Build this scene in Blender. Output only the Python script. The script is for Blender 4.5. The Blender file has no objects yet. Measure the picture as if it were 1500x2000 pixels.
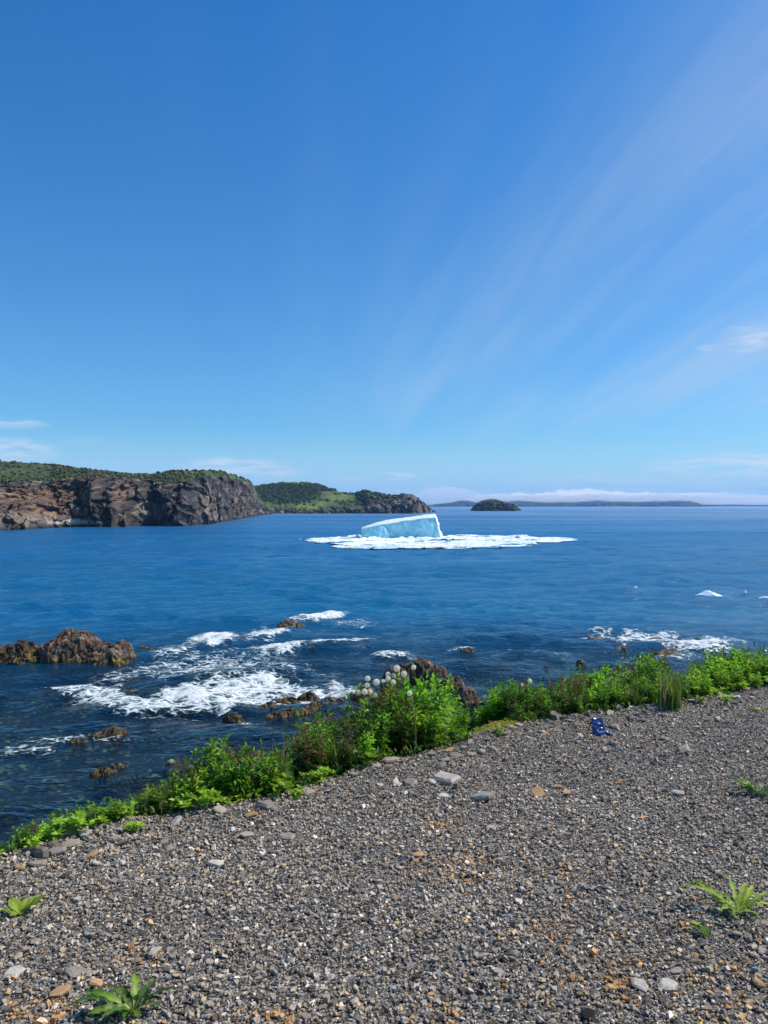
import bpy, math, random
import numpy as np
from mathutils import Vector

random.seed(7)
RNG = np.random.default_rng(7)
scene = bpy.context.scene
COL = scene.collection
R = math.radians

# ------------------------------------------------------------------ camera
CAM_H = 1.6            # eye height above the gravel (gravel is z = 0)
SEA = -6.4             # sea level
F = 1502.0             # focal length in pixels of the 1500x2000 frame
PITCH = math.atan(13 / F)
cam_data = bpy.data.cameras.new('camera')
cam_data.sensor_fit = 'VERTICAL'
cam_data.sensor_height = 24
cam_data.lens = 24 * F / 2000
cam_data.clip_start = 0.05
cam_data.clip_end = 60000
cam = bpy.data.objects.new('camera', cam_data)
cam.location = (0, 0, CAM_H)
cam.rotation_euler = (math.pi / 2 - PITCH, 0, 0)
COL.objects.link(cam)
scene.camera = cam

# ------------------------------------------------------------------ colour management, render
scene.view_settings.view_transform = 'Standard'
scene.view_settings.look = 'None'
scene.view_settings.exposure = 0.0
scene.view_settings.gamma = 1.0
scene.view_settings.use_curve_mapping = False
scene.render.engine = 'CYCLES'
scene.cycles.max_bounces = 8
scene.cycles.transparent_max_bounces = 16
scene.cycles.volume_bounces = 8
scene.cycles.use_denoising = True
scene.cycles.sample_clamp_indirect = 6

# ------------------------------------------------------------------ node helper
class G:
    def __init__(self, nt):
        self.nt = nt
    def n(self, t, ins=None, **props):
        nd = self.nt.nodes.new(t)
        for k, v in props.items():
            setattr(nd, k, v)
        for k, v in (ins or {}).items():
            s = nd.inputs[k]
            if isinstance(v, bpy.types.NodeSocket):
                self.nt.links.new(v, s)
            else:
                s.default_value = v
        return nd
    def m(self, op, a, b=None, c=None, clamp=False):
        ins = {0: a}
        if b is not None: ins[1] = b
        if c is not None: ins[2] = c
        return self.n('ShaderNodeMath', ins, operation=op, use_clamp=clamp).outputs[0]
    def mix(self, f, a, b, bt='MIX'):
        return self.n('ShaderNodeMix', {0: f, 6: a, 7: b}, data_type='RGBA', blend_type=bt).outputs[2]
    def ss(self, v, lo, hi, a=0.0, b=1.0):
        return self.n('ShaderNodeMapRange', {0: v, 1: lo, 2: hi, 3: a, 4: b}, interpolation_type='SMOOTHSTEP').outputs[0]
    def lin(self, v, lo, hi, a=0.0, b=1.0):
        return self.n('ShaderNodeMapRange', {0: v, 1: lo, 2: hi, 3: a, 4: b}).outputs[0]
    def noise(self, vec, scale, detail=3.0, rough=0.55, dist=0.0):
        return self.n('ShaderNodeTexNoise', {'Vector': vec, 'Scale': scale, 'Detail': detail, 'Roughness': rough, 'Distortion': dist}).outputs[0]
    def scalev(self, vec, s):
        return self.n('ShaderNodeVectorMath', {0: vec, 1: s}, operation='MULTIPLY').outputs[0]
    def link(self, a, b):
        self.nt.links.new(a, b)

def c4(r, g, b): return (r, g, b, 1.0)

# ------------------------------------------------------------------ world sky and sun
SUN_EL, SUN_AZ = 50.0, 78.0      # azimuth measured from the view direction towards the right
world = bpy.data.worlds.new('World')
scene.world = world
world.use_nodes = True
wt = world.node_tree
wt.nodes.clear()
g = G(wt)
sky = g.n('ShaderNodeTexSky', sky_type='NISHITA', sun_disc=False)
sky.sun_elevation = R(SUN_EL)
sky.sun_rotation = R(SUN_AZ)
sky.altitude = 0
sky.air_density = 1.0
sky.dust_density = 0.35
sky.ozone_density = 2.6
tc = g.n('ShaderNodeTexCoord').outputs['Generated']
sep = g.n('ShaderNodeSeparateXYZ', {0: tc})
X, Y, Z = sep.outputs
az = g.m('MULTIPLY', g.m('ARCTAN2', X, Y), 57.2958)
el = g.m('MULTIPLY', g.m('ARCSINE', Z), 57.2958)
tint = g.mix(g.lin(el, 0.0, 36.0), c4(0.60, 1.06, 1.36), c4(0.15, 0.90, 1.55))
skyc = g.mix(1.0, sky.outputs[0], tint, 'MULTIPLY')
def az_of(px): return math.degrees(math.atan((px - 750) / F))
def el_of(px, py): return math.degrees(math.atan((987 - py) / math.hypot(F, px - 750)))
# high cirrus: a layer of streaks laid out on a plane overhead
zz = g.m('ADD', g.m('MAXIMUM', Z, 0.0), 0.12)
pxx, pyy = g.m('DIVIDE', X, zz), g.m('DIVIDE', Y, zz)
ca, sa = math.cos(R(7)), math.sin(R(7))
u = g.m('ADD', g.m('MULTIPLY', pxx, ca), g.m('MULTIPLY', pyy, sa))
v = g.m('SUBTRACT', g.m('MULTIPLY', pyy, ca), g.m('MULTIPLY', pxx, sa))
pl = g.n('ShaderNodeCombineXYZ', {0: g.m('MULTIPLY', u, 1.9), 1: g.m('MULTIPLY', v, 0.20), 2: 0.0}).outputs[0]
cir = g.ss(g.noise(pl, 1.0, 3, 0.5, 0.3), 0.25, 0.75)
cir2 = g.ss(g.noise(pl, 2.8, 4, 0.55, 0.3), 0.25, 0.80)
side = g.ss(u, -0.35, 1.5)
cirf = g.m('MULTIPLY', g.m('MULTIPLY', g.m('MULTIPLY', cir, g.m('ADD', 0.35, g.m('MULTIPLY', cir2, 0.8))), g.m('ADD', 0.02, g.m('MULTIPLY', side, 1.0))), 0.60)
cirf = g.m('MULTIPLY', cirf, g.ss(el, 2.0, 9.0))
# low wisps
ae = g.n('ShaderNodeCombineXYZ', {0: g.m('MULTIPLY', az, 0.28), 1: g.m('MULTIPLY', el, 2.0), 2: 0.0}).outputs[0]
wn = g.noise(ae, 1.3, 5, 0.6, 0.35)
wisp = None
for (px, py, rx, ry, st) in [(20, 827, 75, 12, .55), (25, 880, 85, 26, .75), (455, 912, 115, 22, .85), (535, 922, 55, 14, .6),
                             (772, 930, 50, 10, .8), (690, 937, 60, 8, .3), (1465, 660, 60, 30, .45), (1385, 677, 28, 10, .35),
                             (1500, 908, 230, 30, .75), (1300, 945, 330, 26, .45), (170, 860, 50, 7, .2), (860, 962, 130, 22, .55)]:
    a0, e0 = az_of(px), el_of(px, py)
    ra, re = math.degrees(rx / F), math.degrees(ry / F)
    da = g.m('POWER', g.m('ABSOLUTE', g.m('DIVIDE', g.m('SUBTRACT', az, a0), ra)), 2.0)
    de = g.m('POWER', g.m('ABSOLUTE', g.m('DIVIDE', g.m('SUBTRACT', el, e0), re)), 2.0)
    f = g.m('MULTIPLY', g.m('SUBTRACT', 1.0, g.m('ADD', da, de), clamp=True), st)
    wisp = f if wisp is None else g.m('MAXIMUM', wisp, f)
wisp = g.m('MULTIPLY', wisp, g.ss(wn, 0.33, 0.68), clamp=True)
# cumulus tops along the horizon
hn = g.n('ShaderNodeTexNoise', {'Vector': g.n('ShaderNodeCombineXYZ', {0: az, 1: g.m('MULTIPLY', el, 1.4), 2: 3.3}).outputs[0], 'Scale': 1.1, 'Detail': 5.0, 'Roughness': 0.6}).outputs[0]
bump_ = g.m('POWER', 2.718, g.m('MULTIPLY', -1.0, g.m('POWER', g.m('ABSOLUTE', g.m('DIVIDE', g.m('SUBTRACT', az, az_of(1140)), 2.2)), 2.0)))
reach = g.m('MULTIPLY', g.ss(az, az_of(900), az_of(1010)), g.ss(az, az_of(1520), az_of(1330)))
top = g.m('ADD', g.m('ADD', 0.56, g.m('MULTIPLY', bump_, 0.32)), g.m('MULTIPLY', hn, 0.75))
cum = g.m('MULTIPLY', g.ss(g.m('SUBTRACT', top, el), -0.03, 0.14), g.m('MULTIPLY', reach, 0.9))
# pale air close to the horizon
low = g.m('MULTIPLY', g.ss(el, 6.0, 0.5), 0.60)
c = g.mix(low, skyc, c4(5.9, 8.0, 9.7))
c = g.mix(cirf, c, c4(5.9, 6.9, 7.9))
c = g.mix(wisp, c, c4(8.4, 8.6, 9.3))
c = g.mix(cum, c, c4(13, 12.2, 11.5))
bg = g.n('ShaderNodeBackground', {0: c, 1: 0.1})
g.link(bg.outputs[0], g.n('ShaderNodeOutputWorld').inputs[0])

sun_d = bpy.data.lights.new('sun', 'SUN')
sun_d.energy = 5.0
sun_d.angle = R(0.5)
sun_d.color = (1.0, 0.94, 0.84)
sun = bpy.data.objects.new('sun', sun_d)
sdir = Vector((math.sin(R(SUN_AZ)) * math.cos(R(SUN_EL)), math.cos(R(SUN_AZ)) * math.cos(R(SUN_EL)), math.sin(R(SUN_EL))))
sun.rotation_euler = sdir.to_track_quat('Z', 'Y').to_euler()
sun.location = (20, 5, 30)
COL.objects.link(sun)

# ------------------------------------------------------------------ numeric helpers
cp, sp = math.cos(PITCH), math.sin(PITCH)
def P(px, py, z=SEA):
    """point of the horizontal plane z seen at a pixel of the 1500x2000 photograph"""
    a, b = (px - 750) / F, (1000 - py) / F
    dx, dy, dz = a, cp + b * sp, -sp + b * cp
    t = (z - CAM_H) / dz
    return np.array([dx * t, dy * t, z])
def pix(x, y, z):
    zz_ = z - CAM_H
    fwd = y * cp - zz_ * sp
    up = y * sp + zz_ * cp
    return 750 + F * x / fwd, 1000 - F * up / fwd

_perm = np.random.default_rng(11).permutation(256)
_perm = np.concatenate([_perm, _perm, _perm])
_grad = np.random.default_rng(12).normal(size=(256, 3))
_grad /= np.linalg.norm(_grad, axis=1)[:, None]
def hash3(i, j, k):
    return _perm[_perm[_perm[i & 255] + (j & 255)] + (k & 255)]
def pn(x, y, z):
    x, y, z = np.broadcast_arrays(np.asarray(x, float), np.asarray(y, float), np.asarray(z, float))
    xi, yi, zi = np.floor(x).astype(int), np.floor(y).astype(int), np.floor(z).astype(int)
    xf, yf, zf = x - xi, y - yi, z - zi
    u, v, w = [t * t * t * (t * (t * 6 - 15) + 10) for t in (xf, yf, zf)]
    def gr(a, b, c):
        gg = _grad[hash3(xi + a, yi + b, zi + c)]
        return gg[..., 0] * (xf - a) + gg[..., 1] * (yf - b) + gg[..., 2] * (zf - c)
    def lp(a, b, t): return a + t * (b - a)
    return 1.5 * lp(lp(lp(gr(0, 0, 0), gr(1, 0, 0), u), lp(gr(0, 1, 0), gr(1, 1, 0), u), v),
                    lp(lp(gr(0, 0, 1), gr(1, 0, 1), u), lp(gr(0, 1, 1), gr(1, 1, 1), u), v), w)
def fbm(x, y, z=0.0, o=4, r=0.5):
    s, a, t = 0.0, 1.0, 0.0
    for k in range(o):
        s = s + a * pn(x * 2 ** k + 17.1 * k, y * 2 ** k + 5.3 * k, z * 2 ** k + 9.7 * k)
        t += a
        a *= r
    return s / t * 1.3
def ridged(x, y, z=0.0, o=4, r=0.5):
    s, a, t = 0.0, 1.0, 0.0
    for k in range(o):
        s = s + a * (1 - 2 * np.abs(pn(x * 2 ** k + 7.1 * k, y * 2 ** k + 3.3 * k, z * 2 ** k + 1.7 * k)))
        t += a
        a *= r
    return s / t
_rnd = np.random.default_rng(13).random((256, 4))
def worley(x, y, z=0.0):
    """distance to the nearest cell point, a random value of that cell, and distance to the cell border"""
    x, y, z = np.broadcast_arrays(np.asarray(x, float), np.asarray(y, float), np.asarray(z, float))
    xi, yi, zi = np.floor(x).astype(int), np.floor(y).astype(int), np.floor(z).astype(int)
    f1 = np.full(x.shape, 9.0); f2 = np.full(x.shape, 9.0); cr = np.zeros(x.shape)
    for a in (-1, 0, 1):
        for b in (-1, 0, 1):
            for c_ in (-1, 0, 1):
                rr = _rnd[hash3(xi + a, yi + b, zi + c_)]
                d = np.sqrt((xi + a + rr[..., 0] - x) ** 2 + (yi + b + rr[..., 1] - y) ** 2 + (zi + c_ + rr[..., 2] - z) ** 2)
                n = d < f1
                f2 = np.where(n, f1, np.minimum(f2, d))
                cr = np.where(n, rr[..., 3], cr)
                f1 = np.where(n, d, f1)
    return f1, cr, f2 - f1
def sm(v, a, b):
    t = np.clip((v - a) / (b - a), 0, 1)
    return t * t * (3 - 2 * t)
def lerp3(a, b, t):
    return np.asarray(a) * (1 - t[..., None]) + np.asarray(b) * t[..., None]

def mesh_np(name, V, faces, mat, col=None, smooth=False, attrs=None):
    me = bpy.data.meshes.new(name)
    V = np.asarray(V, np.float32)
    if not isinstance(faces, list): faces = [faces]
    faces = [np.asarray(f, np.int32) for f in faces if len(f)]
    loops = np.concatenate([f.ravel() for f in faces])
    tot = np.concatenate([np.full(len(f), f.shape[1], np.int32) for f in faces])
    start = np.concatenate([[0], np.cumsum(tot)[:-1]]).astype(np.int32)
    me.vertices.add(len(V)); me.vertices.foreach_set('co', V.ravel())
    me.loops.add(len(loops)); me.loops.foreach_set('vertex_index', loops)
    me.polygons.add(len(tot)); me.polygons.foreach_set('loop_start', start)
    me.polygons.foreach_set('loop_total', tot)
    me.polygons.foreach_set('use_smooth', np.full(len(tot), bool(smooth)))
    me.update(calc_edges=True)
    if col is not None:
        a = me.color_attributes.new('Col', 'FLOAT_COLOR', 'POINT')
        cc = np.ones((len(V), 4), np.float32); cc[:, :3] = col
        a.data.foreach_set('color', cc.ravel())
    for k, vv in (attrs or {}).items():
        a = me.attributes.new(k, 'FLOAT', 'POINT')
        a.data.foreach_set('value', np.asarray(vv, np.float32).ravel())
    if mat is not None:
        me.materials.append(mat)
    return me
def link(name, me, parent=None):
    o = bpy.data.objects.new(name, me)
    COL.objects.link(o)
    if parent is not None: o.parent = parent
    return o
def tag(o, label=None, cat=None, group=None, kind=None):
    if label: o['label'] = label
    if cat: o['category'] = cat
    if group: o['group'] = group
    if kind: o['kind'] = kind
    return o
def empty(name, loc=(0, 0, 0), rz=0.0, s=1.0):
    o = bpy.data.objects.new(name, None)
    o.empty_display_size = 0.1
    o.location = loc; o.rotation_euler = (0, 0, rz); o.scale = (s, s, s)
    COL.objects.link(o)
    return o
def copy_tree(o, parent=None):
    c_ = o.copy(); COL.objects.link(c_)
    if parent is not None: c_.parent = parent
    for ch in list(o.children): copy_tree(ch, c_)
    return c_
def grid_faces(nr, nc):
    i = np.arange(nr * nc).reshape(nr, nc)
    return np.stack([i[:-1, :-1], i[:-1, 1:], i[1:, 1:], i[1:, :-1]], -1).reshape(-1, 4)

# ------------------------------------------------------------------ materials
def new_mat(name):
    m = bpy.data.materials.new(name); m.use_nodes = True
    m.node_tree.nodes.clear()
    gg = G(m.node_tree)
    out = gg.n('ShaderNodeOutputMaterial')
    return m, gg, out
def pos_vec(gg): return gg.n('ShaderNodeNewGeometry').outputs['Position']
def col_attr(gg): return gg.n('ShaderNodeAttribute', attribute_name='Col').outputs['Color']

def rock_mat(name, scale, bumpd, rough=0.85, var=0.5, wet=False):
    m, gg, out = new_mat(name)
    p = pos_vec(gg)
    n1 = gg.noise(p, scale, 6, 0.65)
    n2 = gg.noise(p, scale * 5, 4, 0.6)
    f = gg.m('MULTIPLY', gg.lin(n1, 0.3, 0.7, 1 - var, 1 + var), gg.lin(n2, 0.3, 0.7, 1 - var * .6, 1 + var * .6))
    base = gg.n('ShaderNodeVectorMath', {0: col_attr(gg), 3: f}, operation='SCALE').outputs[0]
    bmp = gg.n('ShaderNodeBump', {'Strength': 0.9, 'Distance': bumpd, 'Height': gg.m('ADD', n1, gg.m('MULTIPLY', n2, 0.4))})
    rgh = rough
    if wet:
        zc = gg.n('ShaderNodeSeparateXYZ', {0: p}).outputs[2]
        rgh = gg.ss(zc, SEA + 0.2, SEA + 0.7, 0.32, rough)
    b = gg.n('ShaderNodeBsdfPrincipled', {'Base Color': base, 'Roughness': rgh, 'Normal': bmp.outputs[0]})
    b.inputs['Specular IOR Level'].default_value = 0.3
    gg.link(b.outputs[0], out.inputs[0])
    return m
def leaf_mat(name, trans=0.4, var=0.35, rough=0.45, tr_tint=(1.5, 1.7, 0.7)):
    m, gg, out = new_mat(name)
    rnd = gg.n('ShaderNodeObjectInfo').outputs['Random']
    base = gg.n('ShaderNodeVectorMath', {0: col_attr(gg), 3: gg.lin(rnd, 0, 1, 1 - var, 1 + var)}, operation='SCALE').outputs[0]
    b = gg.n('ShaderNodeBsdfPrincipled', {'Base Color': base, 'Roughness': rough})
    b.inputs['Specular IOR Level'].default_value = 0.35
    tb = gg.n('ShaderNodeVectorMath', {0: base, 1: tr_tint}, operation='MULTIPLY').outputs[0]
    t = gg.n('ShaderNodeBsdfTranslucent', {0: tb})
    mx = gg.n('ShaderNodeMixShader', {0: trans, 1: b.outputs[0], 2: t.outputs[0]})
    gg.link(mx.outputs[0], out.inputs[0])
    return m
def flat_mat(name, rgb, rough=0.6, nscale=None, namp=0.2, spec=0.4):
    m, gg, out = new_mat(name)
    base = c4(*rgb)
    if nscale:
        n1 = gg.noise(pos_vec(gg), nscale, 4, 0.6)
        base = gg.n('ShaderNodeVectorMath', {0: rgb, 3: gg.lin(n1, 0.3, 0.7, 1 - namp, 1 + namp)}, operation='SCALE').outputs[0]
    b = gg.n('ShaderNodeBsdfPrincipled', {'Base Color': base, 'Roughness': rough})
    b.inputs['Specular IOR Level'].default_value = spec
    gg.link(b.outputs[0], out.inputs[0])
    return m

MAT = {}
MAT['cliff'] = rock_mat('cliff_rock', 0.6, 0.5, var=0.45)
MAT['far_land'] = rock_mat('far_land', 0.02, 2.0, var=0.2)
MAT['shore_rock'] = rock_mat('shore_rock', 5.0, 0.06, wet=True, var=0.5)
MAT['shrub'] = leaf_mat('shrub_leaf', 0.1, 0.2, 0.8)
MAT['leaf'] = leaf_mat('leaf', 0.42, 0.3)
MAT['grass'] = leaf_mat('grass_blade', 0.35, 0.25)
MAT['stem'] = leaf_mat('stem', 0.1, 0.2)

# ------------------------------------------------------------------ foreground terrain
EDGE_PX = [(-140, 1745), (0, 1690), (150, 1640), (260, 1610), (400, 1590), (560, 1560), (700, 1510), (900, 1465), (1000, 1420), (1180, 1400), (1300, 1385), (1500, 1345), (1640, 1320)]
EP = np.array([P(a, b, 0.0)[:2] for a, b in EDGE_PX])
SL = 0.655
def edge_y(x):
    x = np.asarray(x, float)
    y = np.interp(x, EP[:, 0], EP[:, 1])
    y = np.where(x < EP[0, 0], EP[0, 1] + (x - EP[0, 0]) * SL, y)
    return np.where(x > EP[-1, 0], EP[-1, 1] + (x - EP[-1, 0]) * SL, y)
def edge_d(x, y): return (y - edge_y(x)) * 0.837
NX, NY = -0.548, 0.837
def terrain(x, y):
    d = edge_d(x, y)
    z = 0.012 * fbm(x * 1.1, y * 1.1, 0.0, 3) + 0.05 * np.exp(-((d + 0.05) / 0.22) ** 2) * (0.6 + 0.8 * fbm(x * 2.2, y * 2.2, 3.0, 2))
    d1 = np.clip(d, 0, None)
    w = 0.75 + 0.25 * sm(x, 1.0, 4.0)
    drop = 0.30 * np.minimum(d1, w) + 0.95 * np.clip(d1 - w, 0, 7.2) + 0.028 * np.clip(d1 - w - 7.2, 0, None)
    rough = sm(d1, 0.8, 3.0) * (1 - 0.0 * d1)
    z = z - drop + rough * 0.25 * fbm(x * 0.9, y * 0.9, 1.0, 4)
    bed = sm(d1, 7.0, 9.0)
    z = z + bed * (0.30 * ridged(x * 0.35, y * 0.35, 2.0, 4) + 0.18 * fbm(x * 1.6, y * 1.6, 0, 3))
    return z
xs = np.concatenate([-np.geomspace(220, 31, 14), -np.arange(30, 4.2, -0.3), np.arange(-4.2, 5.2, 0.07), np.arange(5.2, 30, 0.3), np.geomspace(31, 220, 14)])
ys = np.concatenate([-np.geomspace(160, 3, 16), np.arange(-2, 1.4, 0.3), np.arange(1.5, 9, 0.065), np.arange(9, 30, 0.15), np.arange(30, 110, 0.6)])
gx, gy = np.meshgrid(xs, ys)
gz = terrain(gx, gy)
d = edge_d(gx, gy)
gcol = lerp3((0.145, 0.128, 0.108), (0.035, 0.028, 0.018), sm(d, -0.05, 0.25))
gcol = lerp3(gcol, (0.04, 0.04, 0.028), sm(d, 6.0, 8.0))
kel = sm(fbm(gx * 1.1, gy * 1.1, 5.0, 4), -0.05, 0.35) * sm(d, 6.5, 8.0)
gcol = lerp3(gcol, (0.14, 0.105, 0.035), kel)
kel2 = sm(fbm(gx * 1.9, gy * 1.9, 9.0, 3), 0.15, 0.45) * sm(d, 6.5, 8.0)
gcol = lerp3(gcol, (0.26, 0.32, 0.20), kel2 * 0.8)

m, gg, out = new_mat('gravel_and_soil')
p = pos_vec(gg)
vor = gg.n('ShaderNodeTexVoronoi', {'Vector': p, 'Scale': 95.0, 'Randomness': 1.0})
vb = gg.n('ShaderNodeSeparateColor', {0: vor.outputs['Color']})
shade = gg.m('POWER', vb.outputs[0], 2.2)
k = gg.lin(shade, 0, 1, 0.35, 3.2)
base = gg.n('ShaderNodeVectorMath', {0: col_attr(gg), 3: k}, operation='SCALE').outputs[0]
zg = gg.n('ShaderNodeSeparateXYZ', {0: p}).outputs[2]
vs_ = gg.n('ShaderNodeTexVoronoi', {'Vector': gg.scalev(p, (0.8, 1.0, 1.0)), 'Scale': 5.5, 'Randomness': 1.0})
vc_ = gg.n('ShaderNodeSeparateColor', {0: vs_.outputs['Color']})
stony = gg.mix(gg.ss(vc_.outputs[0], 0.45, 0.95), c4(0.35, 0.35, 0.35), c4(2.4, 2.0, 1.2))
stony = gg.mix(gg.ss(vc_.outputs[1], 0.70, 0.80), stony, c4(2.6, 2.8, 1.8))
stony = gg.mix(gg.ss(vs_.outputs['Distance'], 0.35, 0.60), stony, c4(0.15, 0.15, 0.15))
base = gg.mix(gg.ss(zg, SEA + 0.1, SEA - 0.1), base, gg.mix(1.0, base, stony, 'MULTIPLY'))
hgt = gg.m('SUBTRACT', gg.m('MULTIPLY', vb.outputs[1], 0.6), vor.outputs['Distance'])
bmp = gg.n('ShaderNodeBump', {'Strength': 1.0, 'Distance': 0.008, 'Height': hgt})
b = gg.n('ShaderNodeBsdfPrincipled', {'Base Color': base, 'Roughness': 0.8, 'Normal': bmp.outputs[0]})
b.inputs['Specular IOR Level'].default_value = 0.25
gg.link(b.outputs[0], out.inputs[0])
MAT['ground'] = m
V = np.stack([gx, gy, gz], -1).reshape(-1, 3)
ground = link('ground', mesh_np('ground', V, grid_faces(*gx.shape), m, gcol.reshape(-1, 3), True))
tag(ground, 'dark slate gravel ground breaking off into a grassy bank above the sea', kind='structure')

# ------------------------------------------------------------------ sea
def wave(x, y):
    h = np.zeros_like(x)
    rg = np.random.default_rng(5)
    r = np.hypot(x, y)
    warp = 1.2 * pn(x * 0.05, y * 0.05, 0.3)
    for k in range(26):
        L = 0.8 * (9.0 / 0.8) ** rg.random()
        th = rg.normal(0, 0.55) - 0.25
        ph = rg.random() * 6.28
        kk = 2 * math.pi / L
        amp = 0.0125 * L ** 0.80
        fade = 1 - sm(r, 28 * L, 60 * L)
        h += amp * fade * np.sin(kk * (x * math.sin(th) + y * math.cos(th) + warp * L * 0.25) + ph)
    h *= 0.75 + 0.9 * fbm(x * 0.06, y * 0.12, 4.0, 2)
    return h
# (pixel x, pixel y, half width, half height, strength, tilt): where the swell breaks on the reef
FOAM = [(420, 1362, 270, 24, 1.0, -.05), (200, 1360, 120, 15, .9, .18), (620, 1355, 100, 16, .95, -.05), (330, 1378, 120, 12, .8, 0),
        (415, 1252, 60, 14, 1.0, -.05), (520, 1243, 50, 12, .9, -.15), (360, 1272, 60, 9, .6, -.2), (400, 1300, 170, 22, .62, -.1), (280, 1312, 110, 14, .55, -.2),
        (620, 1208, 62, 9, 1.0, -.12), (690, 1216, 50, 7, .45, 0), (560, 1268, 80, 8, .95, -.05), (670, 1260, 65, 6, .9, -.1),
        (770, 1280, 48, 7, .9, -.05), (500, 1320, 120, 20, .5, -.1), (640, 1322, 30, 5, .5, 0),
        (905, 1266, 28, 5, .75, -.1), (1000, 1263, 12, 3, .4, 0), (1250, 1250, 115, 12, .85, .02), (1350, 1262, 90, 14, .95, .1), (1180, 1250, 50, 8, .7, 0), (1290, 1285, 90, 10, .5, 0), (1400, 1255, 60, 9, .7, 0),
        (110, 1448, 90, 9, .50, -.15), (40, 1470, 70, 9, .42, -.1), (210, 1442, 60, 8, .36, 0), (480, 1414, 26, 9, .35, 0), (320, 1399, 90, 5, .45, 0), (1090, 1280, 50, 3, .4, 0)]
def foam_density(x, y):
    px, py = pix(x, y, np.full_like(x, SEA))
    w1 = 18 * fbm(x * 0.25, y * 0.15, 2.0, 3)
    w3 = fbm(x * 0.9, y * 0.45, 6.0, 3)
    dd = np.zeros_like(x)
    for (cx, cy, rx, ry, st, t) in FOAM:
        ax = px - cx + w1 * 1.2
        ay = py - cy - t * ax + w1 * 0.5 * ry / 14 + w3 * ry * 0.8
        q = (ax / rx) ** 2 + (ay / ry) ** 2
        dd = np.maximum(dd, st * np.clip(1.25 - q, 0, 1) ** 0.8)
    return dd
rr = np.concatenate([9 * np.exp(np.arange(0, math.log(420 / 9), 0.0094)), np.geomspace(430, 9500, 90)])
aa = np.radians(np.concatenate([np.linspace(-75, -31, 45), np.linspace(-30, 30, 390), np.linspace(31, 75, 45)]))
wr, wa = np.meshgrid(rr, aa, indexing='ij')
wx, wy = wr * np.sin(wa), wr * np.cos(wa)
wz = wave(wx, wy)
fd = foam_density(wx, wy)
fd[wr > 90] = 0
sh = terrain(wx, wy)
depth = np.clip(SEA - sh, 0, 50)
shallow = np.exp(-depth * 0.22) * (1 - sm(wr, 32, 60)) * 0.95
cpx, cpy = pix(wx, wy, np.full_like(wx, SEA))
for (cx, cy, rx, ry, t) in [(620, 1211, 62, 7, -.12), (560, 1272, 80, 7, -.05), (670, 1264, 65, 5, -.1), (770, 1284, 48, 6, -.05), (415, 1262, 60, 8, -.05), (520, 1252, 50, 7, -.15), (430, 1385, 300, 7, -.03), (500, 1330, 160, 7, -.08), (1290, 1262, 130, 6, .02)]:
    ax = cpx - cx; ay = cpy - cy - t * ax + 5 * fbm(wx * .3, wy * .2, 8.0, 2)
    wz = wz + np.where(wr < 90, 0.24 * np.exp(-(ax / rx) ** 2) * np.exp(-np.where(ay > 0, (ay / (ry * .5)) ** 2, (ay / (ry * 1.6)) ** 2)), 0)
churn = sm(fd, 0.05, 0.6)
wz = wz + churn * (0.10 * fbm(wx * 1.2, wy * 1.2, 7.0, 4) + 0.05)
# breaking crest fronts
WV = np.stack([wx, wy, SEA + wz], -1).reshape(-1, 3)
WF = grid_faces(*wx.shape)

m, gg, out = new_mat('sea_water')
p = pos_vec(gg)
pw = gg.scalev(p, (0.42, 1.0, 1.0))
sepw = gg.n('ShaderNodeSeparateXYZ', {0: p})
band = gg.noise(gg.scalev(p, (0.0022, 0.0105, 0.0)), 1.0, 4, 0.6, 0.5)
band2 = gg.noise(gg.scalev(p, (0.012, 0.05, 0.0)), 1.0, 3, 0.55, 0.4)
h1 = gg.noise(pw, 1.1, 4, 0.6, 0.3)
h2 = gg.noise(pw, 4.5, 4, 0.6, 0.4)
h3 = gg.noise(pw, 0.28, 3, 0.55, 0.2)
hh = gg.m('ADD', gg.m('MULTIPLY', h1, 0.42), gg.m('ADD', gg.m('MULTIPLY', h2, 0.15), gg.m('MULTIPLY', h3, 0.32)))
bst = gg.m('MULTIPLY', gg.m('ADD', 0.75, gg.m('MULTIPLY', gg.ss(band2, 0.3, 0.7), 0.5)), gg.ss(gg.m('SQRT', gg.m('ADD', gg.m('POWER', sepw.outputs[0], 2.0), gg.m('POWER', sepw.outputs[1], 2.0))), 14, 60, 0.45, 1.0))
bmp = gg.n('ShaderNodeBump', {'Strength': bst, 'Distance': 1.0, 'Height': hh})
dist = gg.m('SQRT', gg.m('ADD', gg.m('POWER', sepw.outputs[0], 2.0), gg.m('POWER', sepw.outputs[1], 2.0)))
rgh = gg.m('ADD', gg.ss(dist, 30, 600, 0.06, 0.30), gg.m('MULTIPLY', gg.ss(band, 0.35, 0.65), 0.08))
fr = gg.n('ShaderNodeFresnel', {'IOR': 1.33, 'Normal': bmp.outputs[0]}).outputs[0]
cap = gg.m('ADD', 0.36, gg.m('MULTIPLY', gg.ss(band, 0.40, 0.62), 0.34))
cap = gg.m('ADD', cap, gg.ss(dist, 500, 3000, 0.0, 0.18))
fac = gg.m('MINIMUM', fr, cap)
gl = gg.n('ShaderNodeBsdfGlossy', {'Color': c4(0.92, 0.97, 1.0), 'Roughness': rgh, 'Normal': bmp.outputs[0]})
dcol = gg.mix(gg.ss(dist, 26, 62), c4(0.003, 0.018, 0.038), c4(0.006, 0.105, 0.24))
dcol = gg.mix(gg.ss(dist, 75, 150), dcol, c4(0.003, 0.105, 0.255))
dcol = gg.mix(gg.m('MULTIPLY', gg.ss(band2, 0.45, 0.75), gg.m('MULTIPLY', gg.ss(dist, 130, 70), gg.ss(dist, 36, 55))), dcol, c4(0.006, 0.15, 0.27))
df = gg.n('ShaderNodeBsdfDiffuse', {'Color': dcol, 'Normal': bmp.outputs[0]})
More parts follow.
